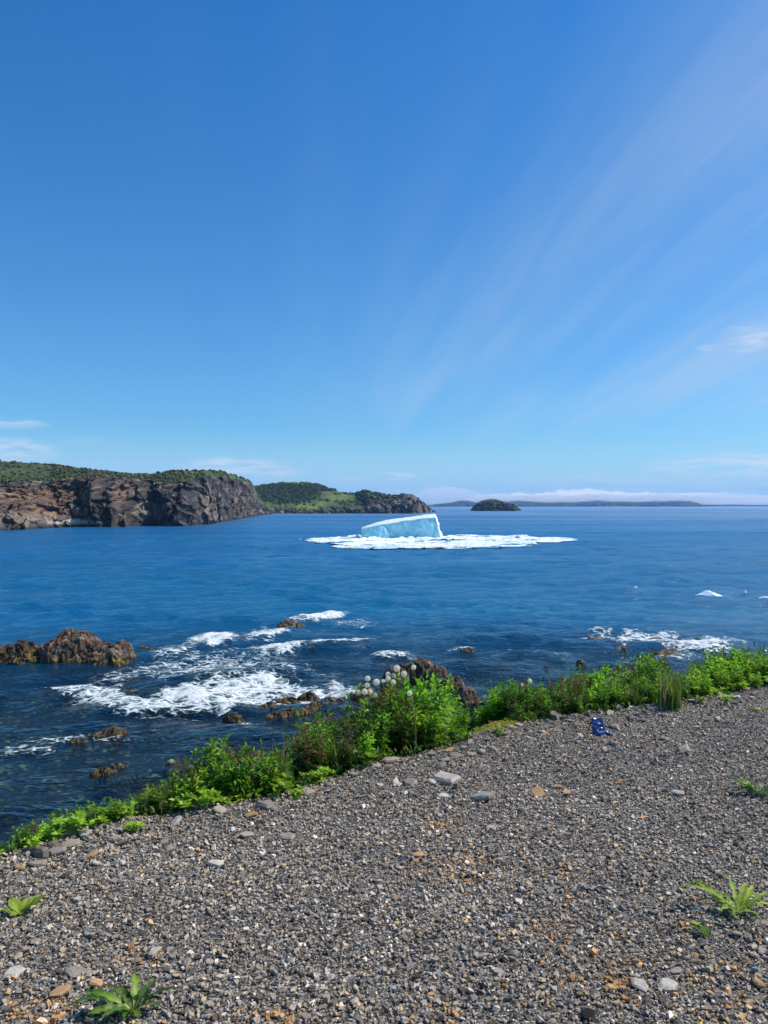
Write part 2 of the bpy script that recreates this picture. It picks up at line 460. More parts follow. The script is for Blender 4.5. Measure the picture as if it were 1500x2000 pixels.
tr = gg.n('ShaderNodeBsdfTransparent', {'Color': c4(0.54, 0.66, 0.62)})
sha = gg.n('ShaderNodeAttribute', attribute_name='shallow').outputs['Fac']
body = gg.n('ShaderNodeMixShader', {0: gg.m('MULTIPLY', sha, 1.0, clamp=True), 1: df.outputs[0], 2: tr.outputs[0]})
mx = gg.n('ShaderNodeMixShader', {0: fac, 1: body.outputs[0], 2: gl.outputs[0]})
gg.link(mx.outputs[0], out.inputs[0])
MAT['water'] = m
sea = link('sea', mesh_np('sea', WV, WF, m, None, True, {'shallow': shallow}))
tag(sea, 'deep blue rippled sea water of the bay', kind='structure')

# surf foam lying on the water
m, gg, out = new_mat('surf_foam')
p = pos_vec(gg)
dn = gg.n('ShaderNodeAttribute', attribute_name='dens').outputs['Fac']
pf = gg.scalev(p, (0.7, 1.0, 1.0))
n1 = gg.noise(pf, 1.5, 6, 0.68, 0.9)
n2 = gg.noise(pf, 6.5, 5, 0.7, 0.8)
warpv = gg.n('ShaderNodeVectorMath', {0: pf, 1: gg.n('ShaderNodeVectorMath', {0: gg.n('ShaderNodeTexNoise', {'Vector': pf, 'Scale': 1.7, 'Detail': 3.0}).outputs['Color'], 3: 0.9}, operation='SCALE').outputs[0]}, operation='ADD').outputs[0]
vo = gg.n('ShaderNodeTexVoronoi', {'Vector': warpv, 'Scale': 2.3}, feature='DISTANCE_TO_EDGE').outputs[0]
lace = gg.ss(vo, 0.0, 0.16, 1.0, 0.0)
tex = gg.m('ADD', gg.m('MULTIPLY', n1, 0.70), gg.m('ADD', gg.m('MULTIPLY', n2, 0.50), gg.m('MULTIPLY', lace, 0.16)))
val = gg.m('ADD', tex, gg.m('MULTIPLY', dn, 0.36))
al = gg.ss(val, 0.80, 1.02)
al = gg.m('MULTIPLY', al, gg.ss(dn, 0.02, 0.12))
bm = gg.n('ShaderNodeBump', {'Strength': 1.0, 'Distance': 0.12, 'Height': n2})
fcol = gg.mix(gg.ss(val, 0.85, 1.15), c4(0.50, 0.66, 0.70), c4(0.88, 0.87, 0.86))
dfm = gg.n('ShaderNodeBsdfDiffuse', {'Color': fcol, 'Normal': bm.outputs[0]})
tr = gg.n('ShaderNodeBsdfTransparent')
mx = gg.n('ShaderNodeMixShader', {0: al, 1: tr.outputs[0], 2: dfm.outputs[0]})
gg.link(mx.outputs[0], out.inputs[0])
fv = fd.ravel()
keep = (fv[WF] > 0.02).any(axis=1) & (wr.ravel()[WF].max(axis=1) < 90)
ff = WF[keep]
uq, inv = np.unique(ff, return_inverse=True)
FV = WV[uq].copy()
fx, fy = FV[:, 0], FV[:, 1]
FV[:, 2] += 0.025 + sm(fv[uq], 0.5, 1.1) * (0.04 + 0.10 * np.abs(fbm(fx * 1.5, fy * 1.5, 3.0, 4)))
foam = link('surf_foam', mesh_np('surf_foam', FV, inv.reshape(-1, 4), m, None, True, {'dens': fv[uq]}))
tag(foam, 'white surf foam breaking over the shallow reef', 'foam', kind='stuff')

# ------------------------------------------------------------------ landforms across the bay
def landform(ctrl, step_px, cliff_run, back_run, seed, amp=2.2, n_cliff=70, n_top=46, gully=1.0, rounded=False, end_fade=0, ny=0.35, cell=5.0, sculpt=()):
    """ctrl rows: pixel x, waterline y, top of the bare cliff y, skyline y"""
    ctrl = np.array(ctrl, float)
    px = np.arange(ctrl[0, 0], ctrl[-1, 0] + step_px * .5, step_px)
    by, cy, sy = [np.interp(px, ctrl[:, 0], ctrl[:, k]) for k in (1, 2, 3)]
    Yb = (CAM_H - SEA) * F / (by - 987)
    s = px / 1.0
    cr = cliff_run if np.isscalar(cliff_run) else np.interp(px, ctrl[:, 0], cliff_run)
    br = back_run if np.isscalar(back_run) else np.interp(px, ctrl[:, 0], back_run)
    Hc = (CAM_H - SEA) - (cy - 987) / F * (Yb + cr)
    Hs = (CAM_H - SEA) - (sy - 987) / F * (Yb + br)
    Hc = np.maximum(Hc, 0.0); Hs = np.maximum(Hs, 0.0)
    tv = np.linspace(0, 1, n_cliff)
    tt = np.linspace(0, 1, n_top)[1:]
    tb = np.linspace(0, 1, 8)[1:]
    rows_Y, rows_H, cm = [], [], []
    for t in tv:
        prof = t ** 0.85
        rows_Y.append(Yb + cr * (0.35 * t + 0.65 * t ** 2.2) if not rounded else Yb + cr * (1 - np.cos(t * math.pi / 2)))
        rows_H.append(-1.5 + (Hc + 1.5) * (prof if not rounded else np.sin(t * math.pi / 2)))
        cm.append(np.full_like(px, 1.0))
    for t in tt:
        rows_Y.append(Yb + cr + (br - cr) * t)
        rows_H.append(Hc + (Hs - Hc) * (math.sin(t * math.pi / 2) ** 0.9))
        cm.append(np.full_like(px, max(0.0, 1 - t * 14)))
    for t in tb:
        rows_Y.append(Yb + br * (1 + 1.2 * t))
        rows_H.append(Hs + (-2 - Hs) * t ** 1.6)
        cm.append(np.zeros_like(px))
    Yg, Hg, CM = np.array(rows_Y), np.array(rows_H), np.array(cm)
    PX = np.broadcast_to(px, Yg.shape)
    Xg = (PX - 750) / F * Yg
    # rugged displacement
    k = 1.0 / cell
    X0, Y0, Z0 = Xg + seed * 31.7, Yg, Hg
    big = fbm(X0 * k * .45, Y0 * k * .15, Z0 * k * .18, 3)
    f1, crn, e1 = worley(X0 * k + 0.6 * big, Y0 * k * 0.5, Z0 * k * 0.38)
    f2, cr2, e2 = worley(X0 * k * 3.2, Y0 * k * 1.3, Z0 * k * 1.8 + 0.8 * X0 * k)
    rg = ridged(X0 * k * 1.6, Y0 * k, Z0 * k * 0.7 + 0.35 * X0 * k, 5, 0.6)
    disp = gully * 2.4 * big + (crn - 0.5) * 1.1 + (cr2 - 0.5) * 0.8 + 0.95 * rg - 0.5 * (1 - sm(e1, 0, 0.16))
    fade_w = sm(Hg, -1.5, 1.5)
    Yg = Yg - amp * disp * CM * (0.35 + 0.65 * fade_w)
    Xg = Xg + amp * 0.55 * (cr2 - 0.5 + 0.8 * fbm(X0 * k * 2, Y0 * k, Z0 * k * 2 + 4, 3)) * CM
    Hg = Hg + CM * fade_w * amp * 0.28 * (rg + (cr2 - 0.5)) * sm(Hc, 0, 6)[None, :]
    for (cx_, w_, a_, t0_, t1_) in sculpt:
        env = np.exp(-((PX + 4 * big - cx_) / w_) ** 2) * (1 - sm(Hg / np.maximum(Hc, 1)[None], t0_, t1_))
        Yg = Yg - a_ * env * CM
    top = (1 - CM) * fade_w
    Hg = Hg + top * amp * 0.22 * fbm(X0 * k * 1.3, Y0 * k * .5, 0, 4)
    return px, Xg, Yg, Hg + SEA, CM, dict(big=big, crn=crn, cr2=cr2, rg=rg, PX=PX, Hrel=Hg, e1=e1)

rock_dark, rock_mid, rock_pale = (0.032, 0.029, 0.029), (0.10, 0.082, 0.070), (0.24, 0.195, 0.155)  # the palest tone goes on rock blocks by random cell value
soil = (0.26, 0.135, 0.065)
def blob(PX, PY, cx, cy, rx, ry):
    return np.exp(-(((PX - cx) / rx) ** 2 + ((PY - cy) / ry) ** 2))
def make_land(name, label, lf, painter, cat='headland', kind='structure', mat='cliff'):
    px, Xg, Yg, Zg, CM, q = lf
    _, PYv = pix(Xg, Yg, Zg)
    q['PY'] = PYv
    colr = painter(Xg, Yg, Zg, CM, q)
    V = np.stack([Xg, Yg, Zg], -1).reshape(-1, 3)
    o = link(name, mesh_np(name, V, grid_faces(*Xg.shape), MAT[mat], colr.reshape(-1, 3), True))
    tag(o, label, kind=kind)
    return o
def paint_rock(Xg, Yg, Zg, q, ora=0.35):
    n = fbm(Xg * 0.12, Yg * 0.12, Zg * 0.2, 4)
    c_ = lerp3(rock_dark, rock_mid, sm(n + 0.6 * (q['cr2'] - 0.5), -0.3, 0.4))
    c_ = lerp3(c_, rock_pale, sm(q['cr2'] + 0.5 * n, 0.75, 1.05) * 0.8)
    n2 = fbm(Xg * 0.07 + 9, Yg * 0.07, Zg * 0.12, 4)
    return lerp3(c_, soil, sm(n2, 0.45 - ora, 0.75 - ora) * 0.6 * (ora > 0))
veg_d, veg_m, veg_l = (0.028, 0.05, 0.015), (0.06, 0.095, 0.025), (0.14, 0.17, 0.05)
def paint_head(Xg, Yg, Zg, CM, q):
    PX, PY = q['PX'], q['PY']
    c_ = paint_rock(Xg, Yg, Zg, q, 0.0)
    wob = 10 * fbm(PX * 0.03, PY * 0.06, 0.5, 4)
    A = lambda cx, cy, rx, ry: blob(PX + wob, PY + wob * .4, cx, cy, rx, ry)
    o = A(85, 1000, 45, 14) + A(40, 968, 50, 12) * .9 + A(130, 955, 35, 12) * .7 + A(190, 955, 14, 26) * .8 + A(245, 955, 10, 26) + A(155, 1003, 22, 7) + A(105, 975, 30, 12) * .8 + A(0, 985, 25, 15) * .6 + A(470, 993, 15, 12) * .4 + A(400, 985, 12, 14) * .25
    o = o + 0.25 * (PX < 280) * (fbm(PX * 0.06, PY * 0.1, 1.5, 3) > 0.15)
    o = o * 0.85 * (0.6 + 1.3 * fbm(PX * 0.09, PY * 0.15, 8.0, 3))
    c_ = lerp3(c_, soil, np.clip(o, 0, 0.95) * CM)
    sc = sm(A(285, 997, 30, 22), 0.35, 0.6)
    c_ = lerp3(c_, (0.20, 0.17, 0.125), sc * CM)
    bea = sm(A(145, 1020, 70, 6), 0.3, 0.7) * sm(q['Hrel'], 0, .4)
    c_ = lerp3(c_, (0.40, 0.36, 0.29), bea * CM)
    tan = sm(blob(PX, PY, 30, 1012, 80, 14), 0.4, 0.8) * 0.5
    c_ = lerp3(c_, (0.26, 0.21, 0.15), tan * CM)
    wl = 1 - sm(q['Hrel'], 0.3, 1.6)
    c_ = lerp3(c_, (0.03, 0.028, 0.025), wl)
    g_ = lerp3(veg_d, veg_m, sm(fbm(Xg * 0.05, Yg * 0.03, 0, 4), -0.3, 0.3))
    g_ = lerp3(g_, (0.17, 0.15, 0.06), sm(fbm(Xg * 0.08, Yg * 0.05, 3, 4), 0.1, 0.5) * 0.7)
    return lerp3(c_, g_, sm(1 - CM + 0.25 * fbm(Xg * 0.3, Yg * 0.3, 2, 3), 0.25, 0.6))
head = landform([(-220, 1042, 955, 893), (-60, 1039, 953, 899), (0, 1037, 951, 903), (60, 1034, 946, 907), (100, 1031, 944, 910), (140, 1030, 940, 915),
                 (200, 1029, 935, 923), (260, 1028, 935, 930), (290, 1028, 940, 929), (330, 1027, 948, 923), (365, 1027, 947, 921), (400, 1025, 935, 920), (430, 1020, 933, 921),
                 (460, 1015, 938, 930), (485, 1011, 945, 938), (492, 1009.5, 953, 946), (500, 1008, 964, 956), (508, 1006.5, 980, 973), (522, 1005, 994, 990), (536, 1004, 1001, 1000)],
                0.68, [60, 58, 56, 54, 50, 42, 30, 26, 34, 26, 20, 18, 22, 26, 28, 30, 32, 32, 30, 30], [130, 130, 130, 130, 120, 110, 90, 80, 70, 70, 70, 70, 60, 60, 55, 55, 50, 45, 45, 45], 1, amp=3.6, n_cliff=105, n_top=38, cell=7.0, gully=1.6,
                sculpt=[(240, 16, 14, .25, .75), (288, 24, -9, .9, 1.2), (150, 26, -7, .9, 1.2), (205, 14, 6, .7, 1.1), (340, 18, 7, .6, 1.1), (392, 12, -6, .9, 1.2), (40, 30, 7, .3, .9), (90, 16, -5, .9, 1.2), (365, 8, 5, .5, 1.), (430, 12, 5, .7, 1.1), (455, 8, -4, .8, 1.2), (10, 14, -6, .8, 1.2)])
headland = make_land('headland', 'rugged dark cliff headland with orange soil streaks and scrub on top, at left across the bay', head, paint_head)

def paint_hill(Xg, Yg, Zg, CM, q):
    PX, PY = q['PX'], q['PY']
    c_ = paint_rock(Xg, Yg, Zg, q, 0.0)
    n = fbm(Xg * 0.02, Yg * 0.012, 0, 4)
    fo = np.maximum(blob(PX + 20 * n, PY, 560, 965, 80, 20), blob(PX, PY, 640, 952, 45, 8))
    mead = lerp3((0.055, 0.085, 0.02), (0.15, 0.19, 0.04), sm(n + 0.4 * fbm(Xg * .08, Yg * .05, 4, 3), -0.2, 0.5))
    g_ = lerp3(mead, (0.02, 0.035, 0.014), sm(fo + 0.25 * n, 0.35, 0.6))
    return lerp3(c_, g_, sm(q['Hrel'] + 3 * n, 3.5, 5.5))
hill_c = [(440, 1004, 996, 960), (478, 1003.5, 994, 952), (500, 1003.5, 992, 949), (540, 1003, 991, 946), (560, 1003, 992, 942), (575, 1003, 993, 941.5), (600, 1003, 994, 944), (625, 1003, 992, 950), (642, 1003, 991, 957),
          (660, 1003, 991, 960), (680, 1003, 991, 963), (700, 1003, 991, 966), (720, 1003, 989, 968), (735, 1003, 987, 972), (748, 1002.5, 992, 982), (756, 1001, 1000, 998)]
hill = landform(hill_c, 0.5, 12, 150, 2, amp=3.0, n_cliff=30, n_top=70, cell=9.0)
green_hill = make_land('green_hill', 'green hill with dark forest and bright meadow beyond the headland', hill, paint_hill)

def paint_point(Xg, Yg, Zg, CM, q):
    c_ = paint_rock(Xg, Yg, Zg, q, 0.10)
    c_ = c_ * 0.95
    n = fbm(Xg * 0.04, Yg * 0.03, 0, 4)
    veg = sm(q['Hrel'] + 6 * n, 13, 18) * (1 - CM * .55) * (q['PX'] < 795)
    return lerp3(c_, (0.07, 0.09, 0.03), veg * 0.8)
point = landform([(695, 1002, 985, 964), (705, 1002.5, 975, 961), (718, 1003, 972, 960.5), (730, 1003, 974, 963), (745, 1003, 976, 967), (765, 1003, 976, 969.5), (780, 1003, 975, 970), (786, 1003, 971, 966),
                  (795, 1003, 968, 964.5), (806, 1003, 969, 966), (815, 1002.5, 974, 972), (824, 1002, 981, 979), (834, 1001.5, 988, 986.5), (842, 1001, 995, 994), (849, 1000.5, 999.5, 999)],
                 0.45, 22, 60, 3, amp=4.0, n_cliff=90, n_top=26, cell=11.0)
rocky_point = make_land('rocky_point', 'bare dark rocky point at the tip of the headland, behind the iceberg', point, paint_point)

def paint_island(Xg, Yg, Zg, CM, q):
    c_ = paint_rock(Xg, Yg, Zg, q, 0.0) * 0.45
    n = fbm(Xg * 0.05, Yg * 0.05, 0, 4)
    return lerp3(c_, (0.075, 0.105, 0.03), sm(q['Hrel'] + 5 * n, 9, 14) * 0.9)
isl = landform([(919, 997, 996.5, 996), (924, 997.8, 990, 989.5), (932, 998, 984, 982), (942, 998, 980, 977), (955, 998, 978, 974.5), (966, 998, 978, 974), (976, 998, 980, 976.5), (986, 998, 982, 979.5), (995, 998, 984, 983), (1004, 998, 987, 986.5), (1010, 997.8, 990, 990), (1017, 997, 996.5, 996)],
               0.35, 14, 40, 4, amp=3.2, n_cliff=60, n_top=20, cell=9.0)
island = make_land('island', 'small dark rocky islet with a mossy green crown right of the iceberg', isl, paint_island)

def paint_far(Xg, Yg, Zg, CM, q):
    return lerp3((0.02, 0.024, 0.024), (0.03, 0.035, 0.025), sm(fbm(Xg * 0.004, Yg * 0.002, 0, 3), -0.3, 0.3))
def far_strip(pts, seed):
    return landform([(a, b, b - (b - s) * .45, s) for a, b, s in pts], 1.0, 60, 420, seed, amp=22, n_cliff=10, n_top=16, cell=90.0, gully=1.5)
far1 = make_land('far_island', 'low hazy blue island on the horizon left of the dark islet', far_strip([(838, 989.6, 989), (850, 989.7, 985), (865, 989.7, 983.5), (880, 989.7, 982), (895, 989.7, 978.5), (905, 989.7, 977), (915, 989.7, 978.5), (926, 989.7, 981), (940, 989.6, 983), (955, 989.6, 985), (975, 989.5, 986)], 5), paint_far, mat='far_land')
fs = [(985, 989.4, 979.5), (1000, 989.5, 978), (1010, 989.5, 976.5), (1025, 989.5, 978), (1050, 989.5, 979), (1075, 989.5, 981), (1100, 989.5, 980), (1130, 989.5, 979), (1150, 989.5, 977), (1172, 989.5, 975.5), (1190, 989.5, 977), (1215, 989.5, 980),
      (1240, 989.5, 979), (1270, 989.5, 978), (1300, 989.5, 977), (1330, 989.5, 976.5), (1350, 989.5, 978), (1368, 989.4, 984), (1375, 989.3, 985.5), (1395, 989.2, 987)]
far2 = make_land('far_shore', 'long low hazy blue shore under a fog bank along the horizon', far_strip(fs, 6), paint_far, mat='far_land')
fs = [(1380, 989, 986.3), (1400, 989, 985.3), (1440, 989, 984.8), (1470, 989, 984.2), (1500, 989, 984.5), (1560, 989, 983.5), (1700, 989, 983)]
far3 = make_land('far_spit', 'thin flat strip of land at the right end of the horizon', far_strip(fs, 7), paint_far, mat='far_land')
fs = [(-900, 988.6, 983.6), (-300, 988.6, 984), (300, 988.6, 984.2), (820, 988.6, 984.8), (1200, 988.6, 985), (1800, 988.6, 983.6), (2400, 988.6, 983)]
far4 = make_land('far_coast', 'faint line of coast closing the horizon behind the nearer islands', landform([(a, b, b - 2, s) for a, b, s in fs], 4.0, 60, 420, 8, amp=22, n_cliff=6, n_top=8, cell=90.0), paint_far, mat='far_land')

# scrub and trees on the headland tops and the hill (far too many to count)
def ico(sub):
    import bmesh
    bm = bmesh.new(); bmesh.ops.create_icosphere(bm, subdivisions=sub, radius=1.0)
    v_ = np.array([v.co[:] for v in bm.verts]); f_ = np.array([[v.index for v in f.verts] for f in bm.faces]); bm.free()
    return v_, f_
IV, IF = ico(1)
def scatter_blobs(name, label, lf, cond, count, size, colors, seed, conical=0.0, sink=0.3):
    rg = np.random.default_rng(seed)
    px, Xg, Yg, Zg, CM, q = lf
    w = cond(Xg, Yg, Zg, CM, q).ravel().astype(float)
    # weight by the ground area of each vertex
    area = np.abs(np.gradient(Xg, axis=1) * np.gradient(Yg, axis=0)).ravel()
    w = w * area
    idx = rg.choice(len(w), count, p=w / w.sum())
    P0 = np.stack([Xg, Yg, Zg], -1).reshape(-1, 3)[idx]
    nv = []
    variants = []
    for k in range(8):
        v_ = IV * (1 + 0.35 * fbm(IV[:, 0] * 1.7 + k * 5, IV[:, 1] * 1.7, IV[:, 2] * 1.7, 3))[:, None]
        v_ = v_ + rg.normal(0, 0.17, v_.shape)
        if conical:
            t = (v_[:, 2:3] + 1) / 2
            v_[:, :2] *= np.clip(1 - conical * t, 0.08, 1)
            v_[:, 2] *= 1.7
        variants.append(v_)
    variants = np.array(variants)
    vk = rg.integers(0, 8, count)
    s = size[0] * (size[1] / size[0]) ** rg.random(count)
    th = rg.random(count) * 6.28
    vv = variants[vk]
    cx, sx = np.cos(th)[:, None], np.sin(th)[:, None]
    x = (vv[..., 0] * cx - vv[..., 1] * sx) * s[:, None] * rg.uniform(.8, 1.3, count)[:, None]
    y = (vv[..., 0] * sx + vv[..., 1] * cx) * s[:, None]
    z = vv[..., 2] * s[:, None] * 0.8
    V = np.stack([x, y, z + s[:, None] * (0.8 - sink)], -1) + P0[:, None, :]
    Fc = IF[None] + (np.arange(count) * len(IV))[:, None, None]
    cl = np.array(colors)[rg.integers(0, len(colors), count)] * rg.uniform(0.7, 1.3, (count, 1))
    C = np.repeat(cl[:, None, :], len(IV), 1)
    o = link(name, mesh_np(name, V.reshape(-1, 3), Fc.reshape(-1, 3), MAT['shrub'], C.reshape(-1, 3)))
    tag(o, label, 'vegetation', kind='stuff')
    return o
scatter_blobs('coastal_scrub', 'low green scrub covering the top of the cliff headland', head,
              lambda X_, Y_, Z_, CM, q: (CM < 0.3) * (q['PX'] > -120) * (0.15 + sm(fbm(X_ * .06, Y_ * .04, 1, 3), -0.25, 0.2)) * (1 - 0.7 * sm(q['PX'], 100, 260) * 0) , 9500, (0.28, 0.85),
              [(0.04, 0.058, 0.02), (0.06, 0.08, 0.025), (0.035, 0.05, 0.02), (0.10, 0.105, 0.04), (0.12, 0.105, 0.05)], 21)
scatter_blobs('hill_forest', 'dark evergreen forest on the left flank of the green hill', hill,
              lambda X_, Y_, Z_, CM, q: (CM < 0.3) * (np.maximum(blob(q['PX'] + 8 * fbm(X_ * .02, Y_ * .01, 0, 3), q['PY'], 555, 965, 75, 19), blob(q['PX'], q['PY'], 640, 953, 45, 7)) > 0.38), 5200, (0.9, 1.8),
              [(0.022, 0.038, 0.014), (0.032, 0.052, 0.017), (0.045, 0.068, 0.02)], 22, conical=0.6, sink=0.35)
scatter_blobs('meadow_scrub', 'scattered bushes on the bright meadow of the green hill', hill,
              lambda X_, Y_, Z_, CM, q: (CM < 0.3) * (q['PX'] > 520) * sm(fbm(X_ * .03, Y_ * .02, 7, 3), -0.05, 0.25), 1600, (0.8, 1.8),
              [(0.03, 0.05, 0.015), (0.05, 0.08, 0.02), (0.09, 0.12, 0.03)], 23)
scatter_blobs('point_scrub', 'dark scrub on the top of the rocky point', point,
              lambda X_, Y_, Z_, CM, q: (q['Hrel'] > 12) * (q['PX'] < 790) * (CM < 0.6), 260, (1.0, 2.2),
              [(0.03, 0.045, 0.015), (0.05, 0.07, 0.02)], 24)

# ------------------------------------------------------------------ haze and fog
def box(name, x0, x1, y0, y1, z0, z1, mat):
    V = [(x, y, z) for z in (z0, z1) for y in (y0, y1) for x in (x0, x1)]
    Fq = [(0, 2, 3, 1), (4, 5, 7, 6), (0, 1, 5, 4), (2, 6, 7, 3), (0, 4, 6, 2), (1, 3, 7, 5)]
    return link(name, mesh_np(name, np.array(V, float), np.array(Fq), mat))
def vol_mat(name, color, density, aniso=0.3):
    m, gg, out = new_mat(name)
    v_ = gg.n('ShaderNodeVolumePrincipled', {'Color': c4(*color), 'Density': density, 'Anisotropy': aniso})
    gg.link(v_.outputs[0], out.inputs['Volume'])
    return m
HAZE = True
if HAZE:
    hz = box('haze', -13000, 13000, -400, 11000, -30, 260, vol_mat('haze', (0.30, 0.62, 1.0), 0.00008, 0.0))
    tag(hz, 'thin blue sea haze over the whole bay', kind='stuff')

def fog(name, label, puffs, density):
    Vs, Fs, o = [], [], 0
    rgf = np.random.default_rng(3)
    for (cx, top_py, wpx, hm_frac, Y_) in puffs:
        k_ = Y_ / F
        zt = (987 - top_py) * k_ + CAM_H
        rz_ = zt * hm_frac
        v_ = IV * (1 + 0.22 * fbm(IV[:, 0] * 1.5 + cx, IV[:, 1] * 1.5, IV[:, 2] * 1.5, 3))[:, None]
        v_ = v_ * [wpx * k_ / 2, 90 + wpx * k_ * .25, rz_] + [(cx - 750) * k_, Y_, zt - rz_]
        Vs.append(v_); Fs.append(IF + o); o += len(v_)
    ob = link(name, mesh_np(name, np.concatenate(Vs), np.concatenate(Fs), vol_mat(name, (1.0, 0.99, 0.98), density, -0.1)))
    tag(ob, label, kind='stuff')
IV0, IF0 = IV, IF
IV, IF = ico(3)
rgf = np.random.default_rng(8)
pf_ = [(872, 950, 120, .48, 5600), (840, 960, 70, .48, 5650), (905, 958, 90, .45, 5700)]
fog('fog_dome', 'soft pale dome of fog behind the low island left of the islet', pf_, 0.005)
pf_ = [(float(x_), float(966 + rgf.uniform(-3, 5)), float(rgf.uniform(60, 130)), .42, float(rgf.uniform(5500, 5900))) for x_ in np.arange(985, 1560, 24)]
fog('fog_bank', 'white fog bank lying along the far shore', pf_, 0.010)
pf_ = [(1010, 975, 60, .25, 5130), (1080, 974.5, 90, .28, 5120), (1125, 976, 60, .2, 5060), (1205, 973.5, 70, .25, 5120), (1245, 974, 60, .3, 5060), (1290, 973, 70, .25, 5100), (1340, 973, 60, .2, 5150), (1400, 977, 90, .45, 5300), (1470, 977, 120, .45, 5400), (1170, 970.5, 60, .14, 5100)] + [(float(x_), float(rgf.uniform(971, 976)), float(rgf.uniform(22, 55)), float(rgf.uniform(.18, .34)), float(rgf.uniform(5040, 5120))) for x_ in np.arange(995, 1380, 17)]
fog('fog_wisps', 'thin shreds of fog draped over the crest of the far shore', pf_, 0.012)
IV, IF = IV0, IF0

# ------------------------------------------------------------------ iceberg
YI = P(790, 1053)[1]
mpp = YI / F
def ix(px): return (px - 750) * mpp
def iz(py): return (1053 - py) * mpp
m, gg, out = new_mat('glacier_ice')
p = gg.n('ShaderNodeTexCoord').outputs['Object']
st = gg.noise(gg.scalev(p, (0.9, 0.4, 0.12)), 1.0, 5, 0.6, 0.5)
st2 = gg.noise(p, 1.6, 5, 0.6, 0.2)
ca_ = gg.mix(gg.ss(st, 0.25, 0.78), c4(0.30, 0.72, 0.84), c4(0.48, 0.85, 0.91))
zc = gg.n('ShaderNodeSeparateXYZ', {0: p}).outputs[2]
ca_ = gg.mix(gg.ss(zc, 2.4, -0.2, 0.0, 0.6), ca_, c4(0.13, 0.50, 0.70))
bmp = gg.n('ShaderNodeBump', {'Strength': 0.7, 'Distance': 0.10, 'Height': gg.m('ADD', st, gg.m('MULTIPLY', st2, 0.5))})
b = gg.n('ShaderNodeBsdfPrincipled', {'Base Color': ca_, 'Roughness': 0.32, 'Normal': bmp.outputs[0], 'Subsurface Weight': 0.7, 'Subsurface Scale': 1.2})
b.inputs['Subsurface Radius'].default_value = (0.25, 1.0, 1.6)
gg.link(b.outputs[0], out.inputs[0])
MAT['ice'] = m
m, gg, out = new_mat('weathered_white_ice')
p = pos_vec(gg)
n1 = gg.noise(p, 1.2, 5, 0.6)
n2 = gg.noise(p, 5.0, 4, 0.6)
cw = gg.mix(gg.ss(n1, 0.4, 0.62), c4(0.66, 0.86, 0.90), c4(0.90, 0.92, 0.92))
bmp = gg.n('ShaderNodeBump', {'Strength': 0.7, 'Distance': 0.2, 'Height': gg.m('ADD', n1, gg.m('MULTIPLY', n2, 0.3))})
b = gg.n('ShaderNodeBsdfPrincipled', {'Base Color': cw, 'Roughness': 0.5, 'Normal': bmp.outputs[0], 'Subsurface Weight': 0.3, 'Subsurface Scale': 0.4})
gg.link(b.outputs[0], out.inputs[0])
MAT['white_ice'] = m

berg = empty('iceberg', (0, YI, SEA))
tag(berg, 'big wedge shaped turquoise iceberg with a sloping white top, ringed by white slush', 'iceberg')
tp = np.array([(706, 1034), (712, 1031), (722, 1028.5), (735, 1025.5), (760, 1021.5), (790, 1017.5), (820, 1013.5), (838, 1011), (848, 1010), (852, 1010)], float)
U = 90
upx = np.linspace(706, 868, U)
# the section at each column: front foot, front edge, back edge, back foot
xf_top = np.interp(np.linspace(0, 1, U), np.linspace(0, 1, 2), [706, 851])
xf_bot = np.interp(np.linspace(0, 1, U), [0, 1], [709, 868])
topz = np.interp(xf_top, tp[:, 0], iz(tp[:, 1]))
rows = []
crust_rows = []
NV = 26
for j in range(NV):
    t = j / (NV - 1)
    # concave right end: the edge stays near the top column and swings out at the foot
    wtop = t ** 0.62
    xx = xf_bot * (1 - wtop) + xf_top * wtop
    zz_ = -1.5 + (topz + 1.5) * t
    yy = 0.9 * t + 0.25 * np.sin(upx * 0.05)
    rows.append((ix(xx), yy, zz_))
NT = 14
for j in range(NT):
    t = j / (NT - 1)
    crust_rows.append((ix(xf_top) + 0.3 * t, 0.9 + 0.25 * np.sin(upx * 0.05) - 0.12 + 6.5 * t, topz - 0.10 + 0.75 * t ** 0.7 * (0.55 + 0.45 * sm(upx, 706, 760)) + 0.06))
back_rows = []
NB = 12
for j in range(NB):
    t = j / (NB - 1)
    xx = xf_top * (1 - t) + xf_bot * t
    back_rows.append((ix(xx) + 0.3 * (1 - t), 7.2 + 1.2 * t + 0 * topz, (topz + 0.6) * (1 - t) - 1.5 * t))
def stackrows(rs):
    return np.array([np.stack(r_, -1) for r_ in rs])
A = stackrows(rows)
n_ = fbm(A[..., 0] * 0.35, A[..., 1] * .3, A[..., 2] * 0.3, 4)
A[..., 1] -= 0.6 * n_ + 0.22 * ridged(A[..., 0] * 0.9, 0, A[..., 2] * 0.35, 3) - 0.45 * np.exp(-((A[..., 2] - 0.25) / 0.3) ** 2) - 0.25 * np.exp(-((np.mod(A[..., 0] + 0.5 * A[..., 2], 4.3) - 2) / 0.14) ** 2)
A[..., 2] += 0.06 * n_ * (A[..., 2] > 0)
body_faces = [grid_faces(NV, U)]
Bk = stackrows(back_rows)
Bk[..., 1] += 0.6 * fbm(Bk[..., 0] * .35, 3.0, Bk[..., 2] * .35, 3)
V = np.concatenate([A.reshape(-1, 3), Bk.reshape(-1, 3)])
body_faces.append(grid_faces(NB, U) + NV * U)
